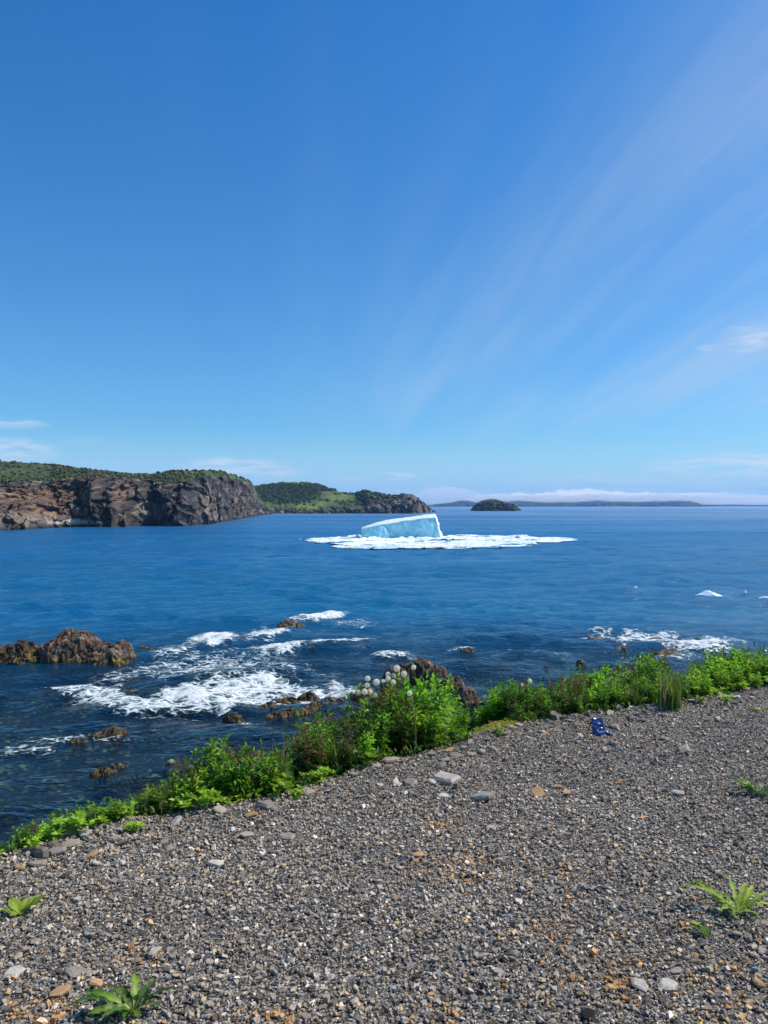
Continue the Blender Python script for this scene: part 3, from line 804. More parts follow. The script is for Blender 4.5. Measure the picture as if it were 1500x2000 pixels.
# close the two ends between front and back
MB_ = 14
nb = len(V)
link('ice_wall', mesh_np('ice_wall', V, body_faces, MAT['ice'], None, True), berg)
def end_cap(col):
    fr_, bk_ = A[:, col, :], Bk[::-1, col, :]
    bk2 = np.stack([np.interp(np.linspace(0, 1, NV), np.linspace(0, 1, NB), bk_[:, k]) for k in range(3)], -1)
    g_ = np.array([fr_ * (1 - t) + bk2 * t for t in np.linspace(0, 1, MB_)])
    bul = np.sin(np.linspace(0, 1, MB_) * math.pi)[:, None]
    g_[..., 0] += bul * (0.7 if col else -0.4) * (0.5 + 1.2 * fbm(g_[..., 1] * .5, g_[..., 2] * .5, 1.0 + col, 3))
    return g_
E = end_cap(-1)
link('ice_end', mesh_np('ice_end', E.reshape(-1, 3), grid_faces(MB_, NV), MAT['white_ice'], None, True), berg)
E = end_cap(0)
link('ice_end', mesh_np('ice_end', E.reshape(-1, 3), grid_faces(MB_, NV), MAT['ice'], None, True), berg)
Cr = stackrows(crust_rows)
Cr[..., 2] += 0.12 * fbm(Cr[..., 0] * .8, Cr[..., 1] * .8, 2.0, 4)
# give the crust a lip that hangs over the front face and the ends
lip = Cr[0].copy(); lip[:, 2] -= 0.16 + 0.22 * fbm(lip[:, 0] * 1.2, 5.0, 0, 3); lip[:, 1] -= 0.05
Cr = np.concatenate([lip[None], Cr])
xr = Cr[:, -1:, :].copy(); xr[..., 2] -= 0.5; xr[..., 0] += 0.12
xl = Cr[:, :1, :].copy(); xl[..., 2] -= 0.3; xl[..., 0] -= 0.10
Cr = np.concatenate([xl, Cr, xr], axis=1)
link('white_crust', mesh_np('white_crust', Cr.reshape(-1, 3), grid_faces(Cr.shape[0], Cr.shape[1]), MAT['white_ice'], None, True), berg)
# rim of white along the right end edge, from the top corner down to the foot
rim = []
for j in range(0, NV):
    c_ = A[j, -1]
    ring = []
    rad = 0.34 * (1 - 0.35 * j / NV) * (1 + 0.4 * float(fbm(np.array(j * .35), 2.0, 1.0, 2)))
    for a in range(7):
        an = a / 7 * 2 * math.pi
        ring.append((c_[0] + 0.05 + rad * 0.8 * math.cos(an), c_[1] + 0.1 + rad * math.sin(an), c_[2] + 0.1 * math.sin(an * 2)))
    rim.append(ring)
rim = np.array(rim); rim = np.concatenate([rim, rim[:, :1]], axis=1)
link('white_rim', mesh_np('white_rim', rim.reshape(-1, 3), grid_faces(rim.shape[0], rim.shape[1]), MAT['white_ice'], None, True), berg)

# slush ring round the iceberg
SL_E = [(735, 1056, 146, 7.5, 1.0), (850, 1062, 215, 11, 1.0), (780, 1068, 150, 5, .9), (900, 1069, 60, 5, .95), (1000, 1055, 70, 8, .8), (1068, 1055, 62, 5.5, 1.0), (930, 1052, 90, 6.5, .85), (1020, 1049, 20, 4, .7), (695, 1049, 18, 5, .8), (640, 1056, 50, 2.5, .9)]
sx_ = np.arange(-24, 52, 0.22)
sy_ = np.arange(125, 230, 0.35)
SX, SY = np.meshgrid(sx_, sy_)
qx, qy = pix(SX, SY, np.full_like(SX, SEA))
wn_ = fbm(SX * 0.10, SY * 0.06, 0, 4)
dens = np.full_like(SX, -1.0)
for (cx, cy, rx, ry, st_) in SL_E:
    dens = np.maximum(dens, st_ * (1.0 - (((qx - cx + 26 * wn_) / rx) ** 2 + ((qy - cy + 2.5 * wn_) / ry) ** 2)))
dens = dens + 0.32 * fbm(SX * 0.25, SY * 0.14, 5.0, 5, 0.6) * (dens > 0) - 5.0 * (dens <= 0)
f1, crn, e1 = worley(SX * 0.9, SY * 0.6, 0.0)
holes = fbm(SX * 0.12 + 3, SY * 0.10, 9.0, 4)
hz_ = 0.02 + 0.09 * sm(dens, 0.1, 0.6) * (0.5 + crn) * sm(e1, 0.0, 0.15) + 0.14 * np.clip(fbm(SX * 0.5, SY * 0.35, 1.0, 4), 0, 1) * sm(dens, .2, .8)
ridge_e = np.exp(-((dens - 0.14) / 0.10) ** 2) * 0.10
near_berg = np.exp(-((SY - YI + 2.2) / 2.0) ** 2) * ((SX > ix(700)) & (SX < ix(885)))
hz_ = hz_ + 0.55 * np.clip(crn - 0.72, 0, 1) * sm(e1, 0, .12) + ridge_e + 0.30 * near_berg * (0.5 + crn)
fc = grid_faces(*SX.shape)
dv = (dens > 0.06) & ~((holes > 0.38) & (dens < 0.75) & (dens > 0.22) & (near_berg < .3))
kp = dv.ravel()[fc].all(axis=1)
fc = fc[kp]
uq, inv = np.unique(fc, return_inverse=True)
SV = np.stack([SX, SY, SEA + 0.03 + hz_], -1).reshape(-1, 3)[uq]
pale = sm(fbm(SX * 0.10, SY * 0.22, 2.5, 5) - 1.0 * ridge_e, -0.12, 0.16) * (0.2 + 0.65 * sm(qy, 1059, 1066)) * (1 - near_berg)
pale = np.maximum(pale, sm(holes, 0.08, 0.25) * (dens < 0.8) * (1 - near_berg) * .9)
scol = lerp3((0.84, 0.87, 0.87), (0.40, 0.64, 0.70), np.clip(pale, 0, 1)).reshape(-1, 3)[uq]
m, gg, out = new_mat('ice_slush')
p = pos_vec(gg)
n1 = gg.noise(p, 2.0, 4, 0.6)
base = gg.n('ShaderNodeVectorMath', {0: col_attr(gg), 3: gg.lin(n1, 0.3, 0.7, 0.86, 1.06)}, operation='SCALE').outputs[0]
b = gg.n('ShaderNodeBsdfPrincipled', {'Base Color': base, 'Roughness': 0.6, 'Normal': gg.n('ShaderNodeBump', {'Strength': 0.6, 'Distance': 0.15, 'Height': n1}).outputs[0]})
gg.link(b.outputs[0], out.inputs[0])
slush = link('ice_slush', mesh_np('ice_slush', SV, inv.reshape(-1, 4), m, scol, False))
tag(slush, 'ring of broken white ice slush floating round the iceberg', 'ice slush', kind='stuff')

# drifting chunks of ice
def ice_chunk(px, py, wpx, hpx, seed, label, flat=0.35):
    c_ = P(px, py); k_ = c_[1] / F
    w, h = wpx * k_ / 2, hpx * k_
    v_, f_ = ico(4)
    n = fbm(v_[:, 0] * 1.3 + seed * 7, v_[:, 1] * 1.3, v_[:, 2] * 1.3, 4)
    x = v_[:, 0] * w * (1 + 0.25 * n)
    y = v_[:, 1] * w * 0.75 * (1 + 0.3 * n)
    hump = flat + (1 - flat) * np.exp(-(((v_[:, 0] - 0.1 + 0.15 * (seed % 3)) / 0.35) ** 2))
    z = np.where(v_[:, 2] > 0, v_[:, 2] ** 0.7 * h * hump * (1 + 0.35 * n), v_[:, 2] * 0.5 * w)
    o = link('ice_chunk', mesh_np('ice_chunk', np.stack([x, y, z], -1), f_, MAT['white_ice'], None, True))
    o.location = c_
    tag(o, label, 'ice chunk')
    return o
ice_chunk(1386, 1167, 58, 14, 1, 'largest white ice chunk with a pointed hump, drifting at right above the surf', 0.42)
ice_chunk(1497, 1171, 30, 6, 2, 'flat white ice chunk cut by the right edge of the photo', 0.7)
ice_chunk(1242, 1149, 11, 4, 3, 'tiny flat bit of ice left of the larger drifting chunk', 0.6)
ice_chunk(1455, 1157, 7, 5, 4, 'tiny speck of ice between the two larger drifting chunks', 0.6)
ice_chunk(1015, 1052, 22, 8, 5, 'low white ice block standing in the right arm of the slush ring', 0.5)
ice_chunk(693, 1052, 30, 8, 6, 'low white ice ledge at the left foot of the iceberg', 0.5)

# ------------------------------------------------------------------ shore rocks
rock_protos = []
def rock_mass(name, label, lumps, seed, res=0.07, kelp=0.45, tone=1.0, warm=0.5, rough=1.0, deep=0.55, top_kelp=0.0, tint=None):
    """lumps: pixel x of the centre, pixel y of its waterline, half width px, height px, power"""
    L = []
    for (cx, by_, rx, h, pw_) in lumps:
        c_ = P(cx, by_); k_ = c_[1] / F
        rw = rx * k_
        L.append((c_[0], c_[1] + rw * deep, rw, rw * deep, h * k_, pw_))
    L = np.array(L)
    x0, x1 = (L[:, 0] - L[:, 2] * 1.35).min(), (L[:, 0] + L[:, 2] * 1.35).max()
    y0, y1 = (L[:, 1] - L[:, 3] * 1.35).min(), (L[:, 1] + L[:, 3] * 1.35).max()
    xx, yy = np.meshgrid(np.arange(x0, x1 + res, res), np.arange(y0, y1 + res, res))
    sc = L[:, 2].max()
    w1 = fbm(xx / sc * 1.4 + seed * 9, yy / sc * 1.4, 0, 4) * sc * 0.22 * rough
    w2 = fbm(xx / sc * 1.4, yy / sc * 1.4 + seed * 5, 7, 4) * sc * 0.22 * rough
    h = np.full_like(xx, -1.2)
    for (cx, cy_, rw, rd, hh_, pw_) in L:
        q = np.sqrt(((xx + w1 - cx) / rw) ** 2 + ((yy + w2 - cy_) / rd) ** 2)
        hv = hh_ * 0.86 * (1 - np.clip(q, 0, 2.2) ** pw_)
        h = np.maximum(h, np.maximum(hv, -1.2))
    f1, crn, e1 = worley(xx / sc * 2.4 + seed, yy / sc * 2.4, h / sc * 2.0)
    f2, cr2, e2 = worley(xx / sc * 6.0 + seed, yy / sc * 6.0, h / sc * 6)
    hm = max(L[:, 4].max(), 0.15)
    amp_ = min(sc * 0.20, hm * 0.42) * rough
    h = h + sm(h, -1.0, 0.1) * (amp_ * (crn - 0.55) * 1.3 + amp_ * 0.55 * (cr2 - 0.5) + amp_ * 0.5 * ridged(xx / sc * 3, yy / sc * 3, seed * 1.0, 4) - amp_ * 0.4 * (1 - sm(e1, 0, 0.12)))
    xd = xx + amp_ * 0.8 * fbm(xx / sc * 5, yy / sc * 5, h * 4 / sc, 3)
    yd = yy + amp_ * 0.8 * fbm(xx / sc * 5 + 9, yy / sc * 5, h * 4 / sc, 3)
    n = fbm(xx * 1.1 / sc * 1.4, yy * 1.1 / sc * 1.4, h * 2 + seed, 4)
    c_ = lerp3((0.05, 0.045, 0.042), (0.13, 0.105, 0.085), sm(n + (cr2 - .5) * .7, -0.3, 0.4))
    c_ = lerp3(c_, (0.30, 0.14, 0.07), sm(fbm(xx / sc * 1.8 + 4, yy / sc * 1.8, h / sc * 2, 4), 0.02, 0.4) * warm)
    c_ = lerp3(c_, (0.30, 0.27, 0.24), sm(cr2 + n * .6, 0.85, 1.1) * 0.7)
    c_ = c_ * tone * 0.9 * np.array([1.12, 1.0, 0.88])
    if tint is not None: c_ = lerp3(c_, tint, sm(h, .05, .2))
    kz = kelp + 0.12 * fbm(xx / sc * 5, yy / sc * 5, 2.0, 3)
    kc = lerp3((0.03, 0.024, 0.010), (0.19, 0.12, 0.03), sm(fbm(xx * 3.1, yy * 3.1, 4.0, 4) + (cr2 - .5) * .4, -0.2, 0.5))
    kf = np.maximum(1 - sm(h, kz * 0.7, kz * 1.1), top_kelp)
    c_ = lerp3(c_, kc, kf)
    ok = h > -0.35
    fc_ = grid_faces(*xx.shape)
    fc_ = fc_[ok.ravel()[fc_].any(axis=1)]
    uq_, inv_ = np.unique(fc_, return_inverse=True)
    V_ = np.stack([xd, yd, h + SEA], -1).reshape(-1, 3)[uq_]
    org = np.array([L[0, 0], L[0, 1], SEA])
    o = link(name, mesh_np(name, V_ - org, inv_.reshape(-1, 4), MAT['shore_rock'], c_.reshape(-1, 3)[uq_], False))
    o.location = org
    tag(o, label, 'rock')
    return o
rock_mass('boulder', 'big rust brown boulder standing in the sea at left', [(130, 1296, 58, 66, 2.6), (105, 1298, 45, 48, 3), (160, 1294, 38, 52, 2.5), (90, 1290, 26, 30, 3)], 1, res=0.05, kelp=0.42, warm=0.8, tone=1.0, rough=.7, deep=.8)
rock_mass('boulder', 'lumpy brown boulder touching the right side of the big rust boulder', [(205, 1298, 40, 42, 2.6), (232, 1290, 26, 40, 2.4), (185, 1300, 32, 26, 3), (170, 1296, 30, 20, 3)], 2, res=0.045, kelp=0.36, warm=0.45, tone=1.1, rough=.75, deep=.8)
rock_mass('low_rock', 'low golden weed covered rock left of the big rust boulder', [(20, 1292, 52, 34, 3), (62, 1290, 22, 22, 3), (-30, 1294, 40, 30, 3), (35, 1299, 45, 10, 2.5)], 3, res=0.05, kelp=0.7, warm=.2)
rock_mass('low_rock', 'small flat weedy rock just right of the two brown boulders', [(276, 1269, 13, 8, 2.5), (305, 1276, 38, 8, 2.2), (340, 1279, 30, 4, 2)], 4, res=0.045, kelp=0.7, warm=.2, rough=.7)
rock_mass('wave_washed_rock', 'dark rock under the farthest foam crest', [(566, 1221, 24, 7, 2.2), (552, 1224, 12, 4, 2.2), (588, 1214, 12, 4, 2.2)], 5, res=0.06, kelp=0.3, warm=.3)
rock_mass('wave_washed_rock', 'small round black rock splitting the middle foam line', [(608, 1270, 9, 9, 3)], 6, res=0.04, kelp=0.2, warm=0, tone=.45, rough=.6)
rock_mass('wave_washed_rock', 'dark flat rock showing through the large foam patch', [(268, 1357, 42, 6, 2.0), (255, 1335, 26, 3, 2.2)], 7, res=0.05, kelp=0.6, warm=0, tone=.6, rough=.8)
rock_mass('kelp_rock', 'small golden kelp clump below the large foam patch', [(453, 1400, 15, 7, 2.4)], 8, res=0.04, kelp=0.9, top_kelp=1, rough=.8)
rock_mass('kelp_ledge', 'long brown kelp covered ledge along the lower edge of the foam', [(575, 1400, 40, 13, 2.2), (615, 1392, 36, 13, 2.2), (645, 1374, 28, 8, 2.2), (530, 1384, 26, 7, 2.2), (560, 1368, 16, 6, 2.2), (600, 1361, 14, 6, 2.2), (545, 1402, 22, 6, 2.2), (655, 1374, 24, 8, 2.2)], 9, res=0.045, kelp=0.6, top_kelp=.75)
rock_mass('kelp_rock', 'dark weedy rock with white ripples round it at left', [(215, 1438, 28, 12, 2.2), (190, 1440, 20, 5, 2.2)], 10, res=0.04, kelp=0.9, top_kelp=1, tone=.6)
rock_mass('kelp_rock', 'low dark rock just left of the rippled weedy rock', [(147, 1451, 20, 8, 2.3)], 11, res=0.04, kelp=0.9, top_kelp=1, tone=.5, rough=.7)
rock_mass('kelp_rock', 'speckled kelp mound nearest to the bank at left', [(200, 1519, 32, 13, 2.0), (228, 1508, 24, 11, 2.0)], 12, res=0.035, kelp=0.9, top_kelp=1)
rock_mass('mossy_stone', 'small stone with a pale green top off the bank at left', [(332, 1498, 12, 14, 3)], 13, res=0.03, kelp=0.1, warm=0, tone=.8, rough=.6, tint=(0.30, 0.34, 0.12))
rock_mass('low_rock', 'dark low rock half hidden behind the reddish plants', [(292, 1552, 24, 9, 2.2)], 14, res=0.04, kelp=0.6, tone=.7)
rock_mass('outcrop', 'large dark rocky outcrop rising behind the dandelion clocks', [(772, 1384, 34, 88, 4), (800, 1378, 34, 90, 4), (828, 1378, 38, 98, 4), (856, 1384, 36, 90, 3.2), (886, 1392, 36, 76, 2.8), (915, 1402, 36, 60, 2.6), (944, 1412, 34, 42, 2.4), (712, 1370, 24, 30, 3)], 15, res=0.04, kelp=0.35, warm=.25, tone=1.05, deep=0.8, rough=.58)
rock_mass('low_rock', 'small brown rock in the water right of the outcrop', [(908, 1305, 20, 11, 2.5), (895, 1303, 10, 6, 2.5)], 16, res=0.045, kelp=0.4, warm=.4, tone=1.1)
rock_mass('low_rock', 'little foam ringed rock beyond the outcrop', [(915, 1270, 12, 4, 2.5)], 17, res=0.05, kelp=0.3)
rock_mass('low_rock', 'small dark rock near the water just off the middle plants', [(1136, 1297, 10, 9, 2.5)], 18, res=0.04, kelp=0.3, tone=.8)
rock_mass('low_rock', 'pale little stone awash left of the small dark rock', [(1068, 1305, 8, 6, 3)], 19, res=0.04, kelp=0.1, tone=1.5)
rock_mass('reef_rock', 'leftmost brown rock in the surf at right', [(1165, 1252, 22, 6, 2.2), (1195, 1253, 20, 5, 2.2)], 20, res=0.06, kelp=0.8, top_kelp=.5, tone=1.1)
rock_mass('reef_rock', 'flat brown rock in the middle of the surf at right', [(1245, 1258, 18, 6, 2.5), (1215, 1268, 14, 4, 2.5)], 21, res=0.06, kelp=0.8, top_kelp=.5)
rock_mass('reef_rock', 'pointed brown rock at the far side of the surf at right', [(1282, 1253, 16, 6, 2.2)], 22, res=0.06, kelp=0.8, top_kelp=.4)
rock_mass('reef_rock', 'long low rock near the grass in the surf at right', [(1308, 1276, 24, 5, 2.2)], 23, res=0.05, kelp=0.8, top_kelp=.6)
rock_mass('reef_rock', 'rightmost small rocks in the surf at right', [(1328, 1252, 12, 5, 2.5), (1366, 1251, 9, 5, 2.5)], 24, res=0.06, kelp=0.8, tone=.8)
rock_mass('low_rock', 'submerged dark rock just beyond the foam ringed rock', [(1000, 1300, 18, 4, 2.3)], 25, res=0.05, kelp=0.8, top_kelp=1, tone=.5)

# ------------------------------------------------------------------ gravel
# rusty patches of the gravel
ORA = [(1080, 1815, 45, 25), (1170, 1850, 70, 25), (1240, 1880, 70, 35), (1330, 1815, 35, 18), (1430, 1900, 90, 45), (1190, 1930, 90, 40), (900, 1695, 70, 25), (1120, 1710, 60, 15), (60, 1980, 120, 30), (860, 1610, 40, 12), (1400, 1990, 80, 25), (560, 1985, 90, 20), (850, 1985, 90, 22), (250, 1880, 60, 18)]
def orange_f(x, y):
    px, py = pix(x, y, np.zeros_like(x))
    f = np.zeros_like(x)
    for (cx, cy, rx, ry) in ORA:
        f = np.maximum(f, np.exp(-(((px - cx) / rx) ** 2 + ((py - cy) / ry) ** 2)))
    return f
PAL = np.array([(0.065, 0.062, 0.06), (0.135, 0.13, 0.125), (0.22, 0.205, 0.192), (0.33, 0.305, 0.285), (0.48, 0.45, 0.42), (0.16, 0.18, 0.20), (0.31, 0.235, 0.155), (0.36, 0.20, 0.085), (0.26, 0.235, 0.17)])
PW = np.array([.19, .24, .24, .14, .035, .035, .055, .010, .05])
def stone_colors(x, y, rg):
    n = len(x)
    of = orange_f(x, y) * (0.4 + 1.0 * (fbm(x * 6, y * 6, 0, 3) > -0.05))
    c_ = PAL[rg.choice(len(PAL), n, p=PW / PW.sum())]
    m1 = rg.random(n) < of * 0.55
    c_[m1] = np.array([(0.27, 0.155, 0.07), (0.22, 0.15, 0.095), (0.34, 0.235, 0.125)])[rg.integers(0, 3, m1.sum())]
    lum = 1 + 0.25 * fbm(x * 1.3, y * 1.3, 6.0, 3)
    return c_ * (lum * rg.uniform(0.75, 1.3, n))[:, None] * np.array([1.92, 1.72, 1.45])
m, gg, out = new_mat('slate_chip')
p = pos_vec(gg)
rndo = gg.n('ShaderNodeObjectInfo').outputs['Random']
n1 = gg.noise(p, 120.0, 3, 0.6)
base = gg.n('ShaderNodeVectorMath', {0: col_attr(gg), 3: gg.m('MULTIPLY', gg.lin(n1, 0.3, 0.7, 0.75, 1.2), gg.lin(rndo, 0, 1, 0.8, 1.2))}, operation='SCALE').outputs[0]
b = gg.n('ShaderNodeBsdfPrincipled', {'Base Color': base, 'Roughness': 0.72})
b.inputs['Specular IOR Level'].default_value = 0.25
gg.link(b.outputs[0], out.inputs[0])
MAT['chip'] = m

def chips(n, rg, smin, smax, sig, med, ok_fn, sampler, lift=0.008, tiltd=20, K=5):
    x, y = sampler(n, rg)
    k = ok_fn(x, y, rg)
    x, y = x[k], y[k]; n = len(x)
    s = np.clip(med * np.exp(rg.normal(0, sig, n)), smin, smax)
    asp = rg.uniform(0.45, 0.95, n)
    ang = (np.arange(K)[None] + rg.uniform(-0.32, 0.32, (n, K))) / K * 2 * math.pi
    rad = rg.uniform(0.72, 1.1, (n, K)) * s[:, None] / 2
    th = s * rg.uniform(0.12, 0.36, n)
    lx, ly = np.cos(ang) * rad, np.sin(ang) * rad * asp[:, None]
    topv = np.stack([lx * 0.86, ly * 0.86, np.repeat(th[:, None], K, 1) * 0.6 + rg.uniform(-.12, .12, (n, K)) * th[:, None]], -1)
    botv = np.stack([lx, ly, -np.repeat(th[:, None], K, 1) * 0.6], -1)
    vv = np.concatenate([topv, botv], 1)
    tx = np.radians(rg.normal(0, tiltd, n)); ty = np.radians(rg.normal(0, tiltd, n)); rz = rg.random(n) * 6.283
    def rot(vv, a, i, j):
        c_, s_ = np.cos(a)[:, None], np.sin(a)[:, None]
        o = vv.copy()
        o[..., i] = vv[..., i] * c_ - vv[..., j] * s_
        o[..., j] = vv[..., i] * s_ + vv[..., j] * c_
        return o
    vv = rot(rot(rot(vv, rz, 0, 1), tx, 1, 2), ty, 0, 2)
    z = terrain(x, y) + rg.random(n) * lift + th * 0.25
    vv += np.stack([x, y, z], -1)[:, None, :]
    base = (np.arange(n) * 2 * K)[:, None]
    tops = base + np.arange(K)[None]
    sides = np.stack([np.stack([base[:, 0] + i, base[:, 0] + K + i, base[:, 0] + K + (i + 1) % K, base[:, 0] + (i + 1) % K], -1) for i in range(K)], 1).reshape(-1, 4)
    c_ = stone_colors(x, y, rg)
    return vv.reshape(-1, 3), tops, sides, np.repeat(c_[:, None, :], 2 * K, 1).reshape(-1, 3)
def samp(n, rg):
    # uniform over the visible piece of the pad, a little beyond the frame
    y = rg.uniform(1.7, 8.2, n); x = rg.uniform(-1, 1, n) * 4.8
    return x, y
def ok1(x, y, rg):
    d_ = edge_d(x, y)
    out_ = np.abs(x) - (0.56 * y + 0.1)
    far = (1 - 0.45 * sm(y, 3.0, 6.5)) * (1 - 0.62 * sm(out_, 0.0, 0.35)) * (out_ < 1.5)
    return (d_ < 0.30) & (rg.random(len(x)) < far) & (rg.random(len(x)) < np.where(d_ > 0, np.exp(-d_ / 0.15), 1))
rg = np.random.default_rng(31)
ok_near = lambda x, y, rg: ok1(x, y, rg) & (y < 4.2)
ok_far = lambda x, y, rg: ok1(x, y, rg) & (y >= 4.2)
v1, t1, s1, c1 = chips(560000, rg, 0.004, 0.038, 0.55, 0.0102, ok_near, samp, K=4)
v2, t2, s2, c2 = chips(560000, rg, 0.006, 0.040, 0.50, 0.0118, ok_far, samp, K=3)
gravel = link('gravel', mesh_np('gravel', np.concatenate([v1, v2]), [t1, s1, t2 + len(v1), s2 + len(v1)], MAT['chip'], np.concatenate([c1, c2])), ground)
gravel['kind'] = 'stuff'

# larger single stones, each an object; the black one stands for a hole's shade
def stone_mesh(seed, kind):
    rg = np.random.default_rng(seed)
    K = int(rg.integers(5, 9))
    ang = (np.arange(K) + rg.uniform(-.3, .3, K)) / K * 2 * math.pi
    rad = rg.uniform(0.6, 1.05, K) * 0.5
    asp = rg.uniform(.5, .95)
    th = rg.uniform(.06, .14) if kind != 'block' else rg.uniform(.2, .36)
    lx, ly = np.cos(ang) * rad, np.sin(ang) * rad * asp
    r0 = np.stack([lx, ly, np.full(K, -th * .6)], -1)
    r1 = np.stack([lx * 1.02, ly * 1.02, rg.uniform(.25, .5, K) * th], -1)
    r2 = np.stack([lx * rg.uniform(.6, .85), ly * rg.uniform(.6, .85), th * rg.uniform(.75, 1.1, K)], -1)
    V = np.concatenate([r0, r1, r2])
    i = np.arange(K); j = (i + 1) % K
    sides = np.concatenate([np.stack([i, j, j + K, i + K], -1), np.stack([i + K, j + K, j + 2 * K, i + 2 * K], -1)])
    base = {'slate': (0.27, 0.228, 0.18), 'block': (0.20, 0.172, 0.138), 'pale': (0.44, 0.385, 0.315), 'tan': (0.36, 0.215, 0.105), 'dark': (0.012, 0.012, 0.012)}[kind]  # dark is painted shade: near-black colour for the shadowy hole
    c_ = np.array(base) * rg.uniform(.8, 1.25)
    C = np.repeat(c_[None], len(V), 0) * rg.uniform(.85, 1.15, (len(V), 1))
    return mesh_np('stone', V, [(2 * K + i)[None], sides], MAT['chip'], C)
SM = {k: [stone_mesh(100 + 20 * a + q, k) for q in range(n)] for a, (k, n) in enumerate([('slate', 12), ('block', 8), ('pale', 8), ('tan', 6), ('dark', 3)])}
def put_stone(x, y, s, kind, rg, tilt=12, lift=0.0, rz=None):
    o = link('stone', SM[kind][int(rg.integers(0, len(SM[kind])))], ground)
    z = float(terrain(np.array([x]), np.array([y]))[0])
    o.location = (x, y, z + 0.006 + 0.04 * s + lift)
    o.rotation_euler = (R(rg.normal(0, tilt)), R(rg.normal(0, tilt)), rg.random() * 6.28 if rz is None else rz)
    o.scale = (s, s * rg.uniform(.8, 1.1), s * rg.uniform(.7, 1.1))
    return o
rg = np.random.default_rng(41)
HAND = [(870, 1527, 75, 'pale'), (845, 1530, 34, 'pale'), (760, 1498, 42, 'slate'), (735, 1510, 30, 'slate'), (690, 1520, 26, 'slate'), (800, 1535, 38, 'slate'), (940, 1560, 62, 'pale'), (1050, 1551, 36, 'tan'), (1088, 1538, 26, 'tan'),
        (1105, 1548, 26, 'tan'), (1082, 1412, 34, 'block'), (1110, 1418, 22, 'slate'), (1335, 1468, 50, 'slate'), (1300, 1445, 34, 'slate'), (1000, 1437, 26, 'slate'), (940, 1475, 30, 'slate'), (985, 1465, 22, 'slate'), (905, 1472, 26, 'slate'),
        (180, 1676, 36, 'tan'), (165, 1644, 42, 'pale'), (225, 1648, 38, 'slate'), (330, 1662, 32, 'slate'), (110, 1674, 50, 'slate'), (75, 1696, 44, 'slate'), (420, 1690, 42, 'pale'), (320, 1650, 28, 'slate'), (240, 1690, 30, 'pale'), (430, 1598, 40, 'slate'), (490, 1605, 26, 'tan'), (520, 1590, 44, 'block'),
        (818, 1672, 34, 'tan'), (185, 1925, 40, 'tan'), (118, 1940, 46, 'tan'), (25, 1905, 50, 'pale'), (155, 1905, 60, 'slate'), (300, 1865, 56, 'pale'), (365, 1885, 44, 'slate'), (340, 1770, 30, 'slate'), (1250, 1928, 62, 'pale'), (1192, 1933, 28, 'tan'), (1305, 1927, 50, 'pale'), (1480, 1925, 44, 'tan'),
        (1488, 1862, 26, 'pale'), (1440, 1830, 36, 'slate'), (1320, 1900, 30, 'slate'), (1148, 1990, 42, 'dark'), (1160, 1420, 20, 'slate'), (1200, 1455, 34, 'slate'), (1180, 1465, 28, 'slate'), (1245, 1460, 26, 'slate'), (600, 1560, 36, 'slate'), (640, 1555, 30, 'pale'), (960, 1620, 30, 'pale'), (725, 1610, 34, 'slate'), (560, 1640, 40, 'slate'), (1180, 1560, 36, 'slate'), (1325, 1553, 40, 'pale')]  # the dark entry draws a shadowy hole as a black stone
for (px, py, w, kd) in HAND:
    p_ = P(px, py, 0.0)
    put_stone(p_[0], p_[1], w * p_[1] / F, kd, rg, 9)
n_st = len(HAND)
while n_st < 292:
    if rg.random() < 0.62:      # rim of the bank
        e = rg.random(); xx = -2.4 + 6.4 * e
        d_ = -abs(rg.normal(0.03, 0.24)) + 0.08
        x, y = xx - NX * 0 + NX * d_, float(edge_y(xx)) + NY * d_
        s = rg.uniform(.035, .10)
    else:
        y = rg.uniform(2.3, 6.0); x = rg.uniform(-.54, .54) * y
        s = rg.uniform(.025, .05) * (1.0 if y > 3 else .8)
        if edge_d(x, y) > -0.05: continue
    put_stone(x, y, s, rg.choice(['slate', 'block', 'pale', 'tan'], p=[.48, .26, .19, .07]), rg, 14)
    n_st += 1

# ------------------------------------------------------------------ plants
def leaves(base, dirv, length, width, col, droop=0.15, rg=RNG):
    """batch of folded lance shaped leaves"""
    n = len(base)
    dirv = dirv / np.linalg.norm(dirv, axis=1)[:, None]
    up = np.tile([0, 0, 1.0], (n, 1)) + rg.normal(0, 0.35, (n, 3))
    side = np.cross(dirv, up); side /= np.linalg.norm(side, axis=1)[:, None] + 1e-9
    nrm = np.cross(side, dirv)
    L, W = length[:, None], width[:, None]
    dr = np.array([0, 0, -1.0])[None]
    mid = base + dirv * L * 0.45
    v0 = base
    v1 = mid + side * W * 0.5 + nrm * W * 0.18
    v2 = mid
    v3 = mid - side * W * 0.5 + nrm * W * 0.18
    v4 = base + dirv * L + dr * L * droop
    V = np.stack([v0, v1, v2, v3, v4], 1).reshape(-1, 3)
    b_ = (np.arange(n) * 5)[:, None]
    Fc = np.concatenate([b_ + np.array([[0, 2, 1]]), b_ + np.array([[0, 3, 2]]), b_ + np.array([[1, 2, 4]]), b_ + np.array([[2, 3, 4]])])
    C = np.repeat(col[:, None, :], 5, 1).reshape(-1, 3)
    return V, Fc, C
def tube(pts, r0, r1, sides=3):
    pts = np.asarray(pts, float); n = len(pts)
    V, Fq = [], []
    for i, p_ in enumerate(pts):
        r = r0 + (r1 - r0) * i / (n - 1)
        for a in range(sides):
            an = a / sides * 2 * math.pi
            V.append(p_ + np.array([math.cos(an) * r, math.sin(an) * r, 0]))
    for i in range(n - 1):
        for a in range(sides):
            b_ = (a + 1) % sides
            Fq.append((i * sides + a, i * sides + b_, (i + 1) * sides + b_, (i + 1) * sides + a))
    return np.array(V), np.array(Fq)
